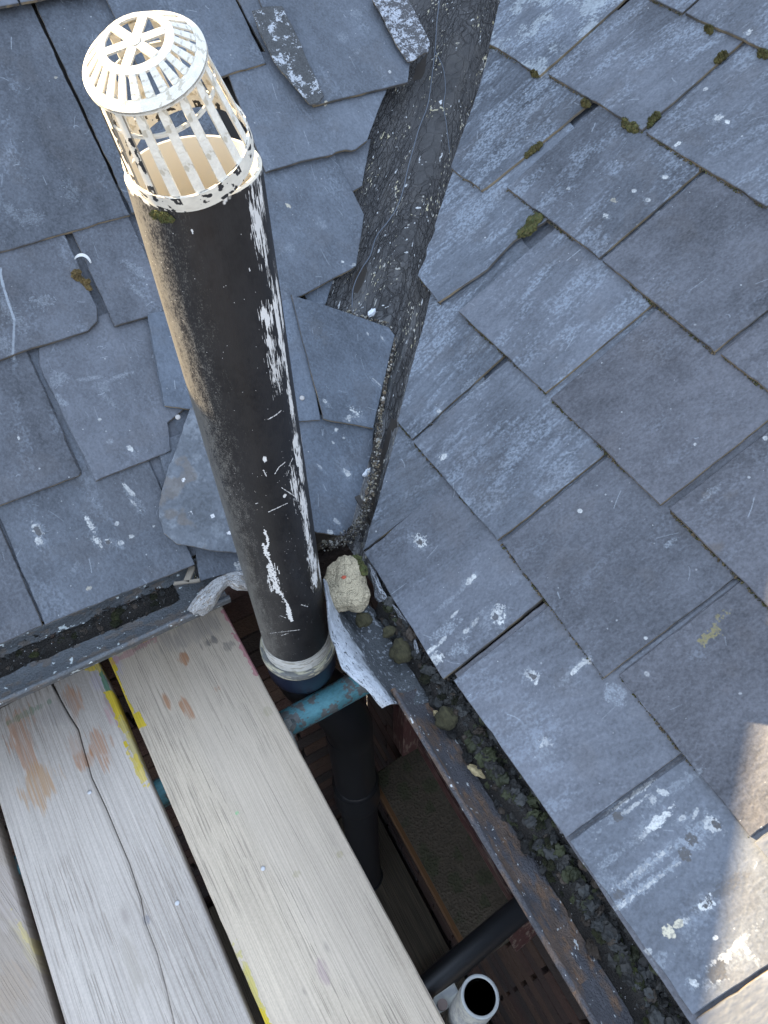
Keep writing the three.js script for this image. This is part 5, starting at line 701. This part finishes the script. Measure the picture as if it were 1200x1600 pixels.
function board(label, edgeL, edgeR, end, feats, base, s, drop = 0, slit) {
  // edges as pixels on the top face; local frame: x across from the left edge line, y along from the far end
  const D = BD + drop, L = edgeL.map(([x, y]) => lev(x, y, D)), R = edgeR.map(([x, y]) => lev(x, y, D)), p0 = L[0], p1 = L[L.length - 1], len = Math.hypot(p1[0] - p0[0], p1[1] - p0[1]), ey = [(p1[0] - p0[0]) / len, (p1[1] - p0[1]) / len], ex = [ey[1], -ey[0]];
  const org = [p0[0], p0[1]], loc = (p) => [(p[0] - org[0]) * ex[0] + (p[1] - org[1]) * ex[1], (p[0] - org[0]) * ey[0] + (p[1] - org[1]) * ey[1]], px = (x, y) => loc(lev(x, y, D));
  const l = L.map(loc), r = R.map(loc), FAR = 1.75, ext = (a) => [a[a.length - 1][0], FAR];
  const sl = slit ? slit.map(([x, y]) => px(x, y)) : null;
      // counter-clockwise in (x, -y): walk left edge near->far, end, right edge far->near
  let path = [ext(l), ...l.slice().reverse(), ...(end || []).map(([x, y]) => px(x, y))];
  if (sl) { const wd = (i) => mix(0.0011, 0.0003, i / (sl.length - 1)); path.push(...sl.map((p, i) => [p[0] - wd(i), p[1]]), ...sl.slice().reverse().map((p, i) => [p[0] + wd(sl.length - 1 - i), p[1]])); }
  path.push(...(feats.end2 || []).map(([x, y]) => px(x, y)), ...r, ext(r));
  const WID = 0.26, LEN = 1.85, t = woodTex(WID, LEN, s, base, feats.make(px));
  const P = path.map(([x, y]) => [x, -y]), PP = sl ? P : roughen(area(P) < 0 ? P.slice().reverse() : P, 0.02, 0.0007, s, 0);
  const g = thing('scaffold_board', label, 'board', undefined, 'scaffold boards of the upper deck');
  g.position.copy(W(org[0], org[1], D)); g.quaternion.setFromRotationMatrix(new THREE.Matrix4().makeBasis(new THREE.Vector3(ex[0], 0, ex[1]), new THREE.Vector3(-ey[0], 0, -ey[1]), new THREE.Vector3(0, 1, 0)));
  const m = std({ map: t.map, bumpMap: t.bump, bumpScale: 0.0014, roughness: 0.85 }), me = std({ map: t.map, bumpMap: t.bump, bumpScale: 0.002, roughness: 0.9 });
  part(g, 'plank', slab(PP, () => 0, 0.038, { ch: 0.0022, uv: (x, y) => [x / WID, -y / LEN] }), [m, me]);
  for (const [x, y] of feats.nails || []) { const q = px(x, y), n = part(g, 'nail', new THREE.SphereGeometry(0.0036, 14, 8), std({ color: lin(0.5, 0.5, 0.5), metalness: 0.6, roughness: 0.4 })); n.scale.z = 0.35; n.position.set(q[0], -q[1], 0.0006); }
  return g;
}
const YEL = [0.55, 0.40, 0.03], PINK = [0.40, 0.14, 0.17], GRN = [0.08, 0.18, 0.11], RUST = [0.36, 0.17, 0.08], MAUVE = [0.40, 0.35, 0.40];
board('weathered scaffold board with a yellow paint patch on its edge, next to the gap', [[168, 1026], [413, 1597]], [[347, 946], [696, 1600]], null,
  { nails: [[411, 1357]], make: (px) => { const S = (x, y, rx, ry, c, st, rag) => { const p = px(x, y); return [p[0], p[1], rx, ry, c, st, rag]; }; return { grain: 0.6, knots: [S(510, 1480, 0.006)].map((p) => [p[0], p[1], 0.006]).concat([[0.06, 0.62, 0.004]]),
    stains: [S(287, 1030, 0.010, 0.013, RUST, 0.75, 1.0), S(260, 1097, 0.006, 0.022, RUST, 0.7, 0.8), S(291, 1105, 0.008, 0.022, RUST, 0.7, 0.8), S(341, 1075, 0.007, 0.012, RUST, 0.45, 0.9), S(180, 1040, 0.012, 0.03, MAUVE, 0.5, 0.9), S(300, 985, 0.07, 0.028, [0.27, 0.24, 0.21], 0.55, 0.9), S(530, 1335, 0.006, 0.006, [0.34, 0.29, 0.18], 0.7, 0.4), S(462, 1366, 0.007, 0.006, [0.34, 0.29, 0.18], 0.5, 0.6), S(505, 1522, 0.008, 0.02, [0.36, 0.26, 0.25], 0.6, 0.8), S(418, 1112, 0.009, 0.010, [0.35, 0.30, 0.2], 0.6, 0.5), S(370, 1270, 0.004, 0.004, [0.15, 0.5, 0.2], 0.7, 0.5), S(325, 1005, 0.014, 0.008, [0.13, 0.12, 0.11], 0.6, 1.3), S(225, 1005, 0.02, 0.012, [0.2, 0.18, 0.14], 0.6, 1.2), S(355, 1010, 0.012, 0.008, [0.13, 0.12, 0.11], 0.5, 1.3)],
    paint: [S(172, 1035, 0.006, 0.022, YEL, 1, 0.6), S(187, 1075, 0.005, 0.05, YEL, 1, 0.7), S(200, 1110, 0.006, 0.03, YEL, 1, 0.5), S(212, 1127, 0.012, 0.015, YEL, 1, 0.25), S(237, 990, 0.016, 0.008, YEL, 0.95, 0.8), S(248, 980, 0.02, 0.005, YEL, 0.8, 1.2), S(280, 972, 0.03, 0.006, [0.26, 0.3, 0.1], 0.5, 1.2), S(362, 968, 0.010, 0.03, PINK, 0.8, 0.7), S(385, 1015, 0.008, 0.05, PINK, 0.75, 0.8), S(205, 1018, 0.05, 0.006, PINK, 0.4, 1.2), S(405, 1575, 0.006, 0.05, YEL, 1, 0.6), S(390, 1535, 0.005, 0.04, [0.45, 0.38, 0.15], 0.8, 0.8)], scratches: [[0.14, 0.30, 0.15, 0.8, 0.006, 0.0006, 0.4]] }; } }, [0.495, 0.41, 0.31], 300);
board('cool grey scaffold board with a long dark split and rust stains', [[-42, 1126], [-2, 1250], [101, 1597]], [[152, 1029], [178, 1085], [225, 1201], [272, 1306], [393, 1597]], [[0, 1106]],
  { nails: [[277, 1411], [140, 1238]], end2: [], make: (px) => { const S = (x, y, rx, ry, c, st, rag) => { const p = px(x, y); return [p[0], p[1], rx, ry, c, st, rag]; }; const K = S(195, 1430); return { grain: 0.5, knots: [[K[0], K[1], 0.012], (() => { const p = px(165, 1095); return [p[0], p[1], 0.008]; })()],
    stains: [S(38, 1160, 0.024, 0.055, RUST, 0.6, 1.1), S(112, 1092, 0.014, 0.034, RUST, 0.6, 1.1), S(155, 1165, 0.018, 0.034, RUST, 0.6, 1.1), S(130, 1190, 0.02, 0.02, RUST, 0.6, 1.1), S(65, 1225, 0.034, 0.035, [0.40, 0.24, 0.12], 0.7, 0.9), S(120, 1170, 0.016, 0.03, [0.36, 0.24, 0.17], 0.4, 0.9), S(90, 1110, 0.03, 0.03, [0.30, 0.27, 0.25], 0.45, 1.0), S(175, 1110, 0.016, 0.03, PINK, 0.35, 0.9), S(160, 1060, 0.02, 0.02, MAUVE, 0.5, 0.9), S(205, 1500, 0.012, 0.05, [0.36, 0.31, 0.25], 0.5, 0.8), S(270, 1300, 0.02, 0.07, [0.44, 0.38, 0.31], 0.4, 0.8), S(228, 1437, 0.005, 0.008, [0.22, 0.21, 0.22], 0.7, 0.4), S(50, 1110, 0.04, 0.006, [0.12, 0.2, 0.12], 0.5, 1.1)],
    paint: [S(155, 1045, 0.006, 0.022, YEL, 0.7, 0.9), S(163, 1065, 0.004, 0.03, GRN, 0.9, 0.6), S(180, 1100, 0.009, 0.028, YEL, 1, 0.5), S(190, 1125, 0.008, 0.035, YEL, 0.9, 0.8), S(205, 1160, 0.006, 0.04, [0.42, 0.34, 0.12], 0.8, 0.9), S(196, 1162, 0.003, 0.006, YEL, 1, 0.3), S(216, 1200, 0.006, 0.03, YEL, 0.7, 0.9), S(140, 1045, 0.006, 0.008, YEL, 0.8, 1.0)], scratches: [[0.05, 0.55, 0.09, 0.95, 0, 0.0007, 0.7], [0.14, 0.4, 0.16, 1.0, 0.004, 0.0006, 0.5], [0.19, 0.62, 0.2, 0.80, 0, 0.0011, 0.8]] }; } }, [0.455, 0.40, 0.345], 320, 0, [[80, 1065], [95, 1095], [108, 1118], [122, 1140], [130, 1170], [143, 1215], [165, 1262], [185, 1310], [202, 1350], [220, 1405], [226, 1440], [245, 1490], [258, 1540], [272, 1600]]);
board('brownish scaffold board with a battered edge beside the split board', [[-330, 1260], [-150, 1597]], [[-60, 1134], [-5, 1296], [86, 1597]], null,
  { make: (px) => { const S = (x, y, rx, ry, c, st, rag) => { const p = px(x, y); return [p[0], p[1], rx, ry, c, st, rag]; }; return { grain: 0.6, knots: [], stains: [S(20, 1540, 0.03, 0.04, [0.34, 0.26, 0.19], 0.5, 0.9), S(40, 1480, 0.008, 0.05, [0.42, 0.34, 0.2], 0.6, 0.8), S(10, 1400, 0.03, 0.06, [0.40, 0.34, 0.30], 0.5, 0.9)], paint: [S(45, 1470, 0.003, 0.04, [0.48, 0.38, 0.15], 0.6, 1.0)], scratches: [[0.2, 0.5, 0.21, 1.0, 0, 0.0008, 0.6]] }; } }, [0.34, 0.28, 0.22], 340, 0.002);

// ================================================================ WALLS, WINDOW, LOWER DECK, GROUND
const mortar = std({ color: lin(0.13, 0.115, 0.09), roughness: 1 }), brickT = [0, 1, 2, 3].map((k) => { const t = bake(256, 128, (x, y, o) => { const a = fbm(x / 30, y / 30, 4, 400 + k), b = fbm(x / 4, y / 4, 3, 410 + k), q = 0.7 + 0.5 * a + 0.4 * (b - 0.5); const c = [[0.078, 0.042, 0.032], [0.058, 0.036, 0.030], [0.088, 0.052, 0.036], [0.052, 0.038, 0.033]][k]; o[0] = c[0] * q; o[1] = c[1] * q; o[2] = c[2] * q; o[3] = b; }); return std({ map: t.map, bumpMap: t.bump, bumpScale: 0.003, roughness: 0.95 }); });
const brickGeo = (L) => { const s = new THREE.Shape(); const w = L / 2, h = 0.0325; s.moveTo(-w, -h); s.lineTo(w, -h); s.lineTo(w, h); s.lineTo(-w, h); const g = new THREE.ExtrudeGeometry(s, { depth: 0.02, bevelEnabled: true, bevelSize: 0.0015, bevelThickness: 0.0025, bevelSegments: 1 }); { const u = g.attributes.uv; for (let i = 0; i < u.count; i++) u.setXY(i, u.getX(i) * 4.6 + 0.5, u.getY(i) * 9 + 0.5); } return g; };
const bFull = brickGeo(0.212), bHalf = brickGeo(0.1);
function brickwork(g, u0, u1, d0, d1, hole) { // local: x along the wall, y up from the ground (y = H - D), z out of the face
  let row = 0; for (let D = d1 - 0.0375; D > d0; D -= 0.075, row++) { let u = u0 + (row % 2 ? 0.05 : 0.1075); let first = true; while (u < u1) { const half = first && row % 2; const len = half ? 0.1 : 0.212; const sp = hole ? hole(u, D, len) : null; if (!sp || sp[1] - sp[0] > 0.03) { const m = part(g, 'brick', half ? bHalf : bFull, brickT[(hash(row, Math.round(u * 100), 9) * 4) | 0]); m.position.set(sp ? (sp[0] + sp[1]) / 2 : u, H - D, rr(-0.021, -0.018)); if (sp) m.scale.x = (sp[1] - sp[0]) / len; } u += half ? 0.05 + 0.0125 + 0.1125 : 0.2245; first = false; } }
}
{
  const g = thing('brick_wall', 'dark red brick wall behind the pipe under the gutter', 'wall', W(0, -0.782, H));
  const core = boxAt(2.9, H - 1.06, 0.22, -1.08, (H - 1.06) / 2, -0.134); part(g, 'mortar_core', core, mortar); brickwork(g, -0.75, 0.28, 1.06, 3.4);
  for (const c of g.children) if (c.name === 'brick') c.position.z += 0.0;
}
const WX = 0.362;
{
  const g = thing('brick_wall', 'shaded brick wall with the maroon window below the rusty gutter', 'wall', W(WX, 0, H)); g.rotation.y = -Math.PI / 2;   // local x -> +Z, z -> -X
  const hole = (u, D, len) => { const a = u - len / 2, b = u + len / 2; if (b < -0.578 || a > -0.062 || D > 2.02) return null; return a < -0.578 ? [a, -0.578] : b > -0.062 ? [-0.062, b] : [0, 0]; };
  const blocks = [[-0.78, -0.575, 0, H - 1.06], [-0.065, 2.2, 0, H - 1.06], [-0.575, -0.065, 0, H - 2.02]];
  part(g, 'mortar_core', mergeGeometries(blocks.map(([a, b, c, d]) => boxAt(b - a, d - c, 0.22, (a + b) / 2, (c + d) / 2, -0.134))), mortar);
  brickwork(g, -0.77, 0.55, 1.06, 3.4, hole);
}
{
  const g = thing('window', 'small maroon framed window with a mossy sloping sill below the gutter', 'window', W(WX, -0.32, 2.0)); g.rotation.y = -Math.PI / 2;   // local x -> +Z, z -> -X (outwards)
  const tm = bake(256, 256, (x, y, o) => { const a = fbm(x / 30, y / 30, 4, 430), b = fbm(x / 4, y / 4, 3, 431), q = sst(0.6, 0.68, fbm(x / 18, y / 18, 4, 432)); o[0] = mix(0.085, 0.28, q * 0.7) * (0.7 + 0.6 * b); o[1] = mix(0.035, 0.22, q * 0.7) * (0.7 + 0.6 * b); o[2] = mix(0.032, 0.18, q * 0.7) * (0.7 + 0.6 * b); o[3] = a; });
  const mM = std({ map: tm.map, bumpMap: tm.bump, bumpScale: 0.002, roughness: 0.6 });
  const ts = bake(256, 256, (x, y, o) => { const a = fbm(x / 40, y / 40, 4, 440), b = fbm(x / 4, y / 4, 3, 441), q = sst(0.45, 0.6, a); o[0] = mix(0.075, 0.05, q) * (0.6 + 0.8 * b); o[1] = mix(0.06, 0.05, q) * (0.6 + 0.8 * b); o[2] = mix(0.042, 0.026, q) * (0.6 + 0.8 * b); o[3] = b; });
  const mS = std({ map: ts.map, bumpMap: ts.bump, bumpScale: 0.003, roughness: 0.9 });
  const y0 = 0.10, y1 = 0.86, w = 0.245;
  part(g, 'bottom_rail', boxAt(2 * w, 0.055, 0.05, 0, y0 + 0.027, -0.055), mM); part(g, 'top_rail', boxAt(2 * w, 0.055, 0.05, 0, y1, -0.055), mM);
  for (const s of [-1, 1]) part(g, 'jamb', boxAt(0.05, y1 - y0, 0.10, s * (w + 0.008), (y0 + y1) / 2, -0.035), mM);
  part(g, 'pane', boxAt(2 * w - 0.04, y1 - y0 - 0.05, 0.004, 0, (y0 + y1) / 2, -0.07), new THREE.MeshPhysicalMaterial({ color: lin(0.07, 0.072, 0.055), roughness: 0.35, clearcoat: 0.4, clearcoatRoughness: 0.3 }), 'dim grey-green window glass');
  const sh = new THREE.Shape(); sh.moveTo(-0.10, 0.0); sh.lineTo(0.085, 0.0); sh.lineTo(0.088, 0.045); sh.lineTo(-0.10, 0.115); sh.closePath(); const sg = new THREE.ExtrudeGeometry(sh, { depth: 2 * w + 0.0, bevelEnabled: true, bevelSize: 0.004, bevelThickness: 0.004, bevelSegments: 2 }); sg.rotateY(-Math.PI / 2); sg.translate(w, -0.03, 0); { const u = sg.attributes.uv; for (let i = 0; i < u.count; i++) u.setXY(i, u.getX(i) * 4, u.getY(i) * 4); }
  part(g, 'sill', sg, mS); part(g, 'sill_nosing', boxAt(2 * w + 0.012, 0.034, 0.010, 0, -0.004, 0.097), std({ color: lin(0.17, 0.085, 0.035), roughness: 0.85 }), 'orange-brown worn sill edge');
}
{ // lower scaffold deck two metres down
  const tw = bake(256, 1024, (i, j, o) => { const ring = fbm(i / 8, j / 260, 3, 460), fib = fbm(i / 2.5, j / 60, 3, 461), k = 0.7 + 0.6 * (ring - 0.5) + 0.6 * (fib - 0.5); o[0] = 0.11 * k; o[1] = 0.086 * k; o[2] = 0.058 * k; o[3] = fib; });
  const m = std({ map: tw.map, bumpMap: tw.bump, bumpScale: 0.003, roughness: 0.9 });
  const lab = ['lower scaffold board seen in shadow against the window wall', 'lower scaffold board in shadow, second from the window wall', 'lower scaffold board in shadow, third from the window wall', 'lower scaffold board in shadow, fourth from the window wall', 'lower scaffold board in shadow, fifth from the window wall', 'lower scaffold board in shadow, sixth from the window wall'];
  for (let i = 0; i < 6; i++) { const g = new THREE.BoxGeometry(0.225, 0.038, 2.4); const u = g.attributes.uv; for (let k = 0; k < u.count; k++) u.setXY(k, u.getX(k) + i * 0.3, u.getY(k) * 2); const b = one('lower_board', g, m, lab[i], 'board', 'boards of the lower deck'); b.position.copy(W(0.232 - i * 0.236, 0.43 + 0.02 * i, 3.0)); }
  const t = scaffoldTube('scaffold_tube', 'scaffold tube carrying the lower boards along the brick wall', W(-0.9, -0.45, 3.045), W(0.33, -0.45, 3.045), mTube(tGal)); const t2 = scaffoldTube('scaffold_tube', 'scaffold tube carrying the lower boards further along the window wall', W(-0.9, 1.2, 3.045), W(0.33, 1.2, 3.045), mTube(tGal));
}
{ const tg = bake(512, 512, (x, y, o) => { const a = fbm(x / 60, y / 60, 4, 470), b = fbm(x / 4, y / 4, 3, 471), k = 0.6 + 0.4 * a + 0.4 * b; o[0] = 0.10 * k; o[1] = 0.095 * k; o[2] = 0.085 * k; o[3] = b; }); const g = new THREE.PlaneGeometry(240, 240); g.rotateX(-Math.PI / 2); const u = g.attributes.uv; for (let i = 0; i < u.count; i++) u.setXY(i, u.getX(i) * 200, u.getY(i) * 200); structure('ground', g, std({ map: tg.map, bumpMap: tg.bump, bumpScale: 0.01, roughness: 0.95 })); }
{ // added unseen boards and yard walls that darken the shaft by blocking sky light
  const m = std({ color: lin(0.42, 0.37, 0.31), roughness: 0.9 });
  for (let i = 0; i < 5; i++) { const b = one('scaffold_board', new THREE.BoxGeometry(0.225, 0.038, 2.5), m, ['added unseen scaffold board, first beyond the brownish battered board', 'added unseen scaffold board, second beyond the brownish battered board', 'added unseen scaffold board, third beyond the brownish battered board', 'added unseen scaffold board, fourth beyond the brownish battered board', 'added unseen scaffold board, fifth beyond the brownish battered board'][i], 'board', 'scaffold boards of the upper deck'); b.position.copy(W(-0.745 - i * 0.236, 0.50, BD + 0.021)); }
  const y = H - 1.75; one('added_yard_wall', boxAt(0.24, y, 6, -2.2, y / 2, 1.9), std({ map: brickT[1].map, roughness: 0.95 }), 'added unseen brick wall darkening the shaft, facing the window wall', 'wall'); one('added_yard_wall', boxAt(2.4, y, 0.24, -0.88, y / 2, 2.6), std({ map: brickT[1].map, roughness: 0.95 }), 'added unseen brick wall darkening the shaft, opposite the pipe', 'wall');
}
// fascia boards behind the gutters
{ const m = std({ color: lin(0.045, 0.04, 0.036), roughness: 0.8 });
  one('fascia_board', boxAt(1.9, 0.14, 0.022, -0.61, H - 1.045, -0.757), m, 'dark fascia board behind the gutter beside the pipe', 'fascia');
  one('fascia_board', boxAt(0.022, 0.14, 2.9, 0.343, H - 1.045, 0.705), m, 'dark fascia board behind the rusty gutter', 'fascia'); }
// brick parapet at the top of the pipe-side slope: the low sun comes just over its coping
{
  const g = thing('parapet_wall', 'brick parapet wall with stone coping at the head of the slope', 'wall', W(0, -2.75, 0)); const mw = brickT[0];
  const top = -0.766, zf = -2.75, yt = -top; // coping top above camera level
  const PX0 = -7.5, PX1 = 3.5; part(g, 'wall', boxAt(PX1 - PX0, 3.2, 0.22, (PX0 + PX1) / 2, yt - 0.06 - 1.6, 0), std({ map: brickT[0].map, roughness: 0.95 })); part(g, 'coping', boxAt(PX1 - PX0 + 0.1, 0.06, 0.30, (PX0 + PX1) / 2, yt - 0.03, 0), std({ color: lin(0.36, 0.34, 0.31), roughness: 0.9 }));
}
renderer.render(scene, camera);
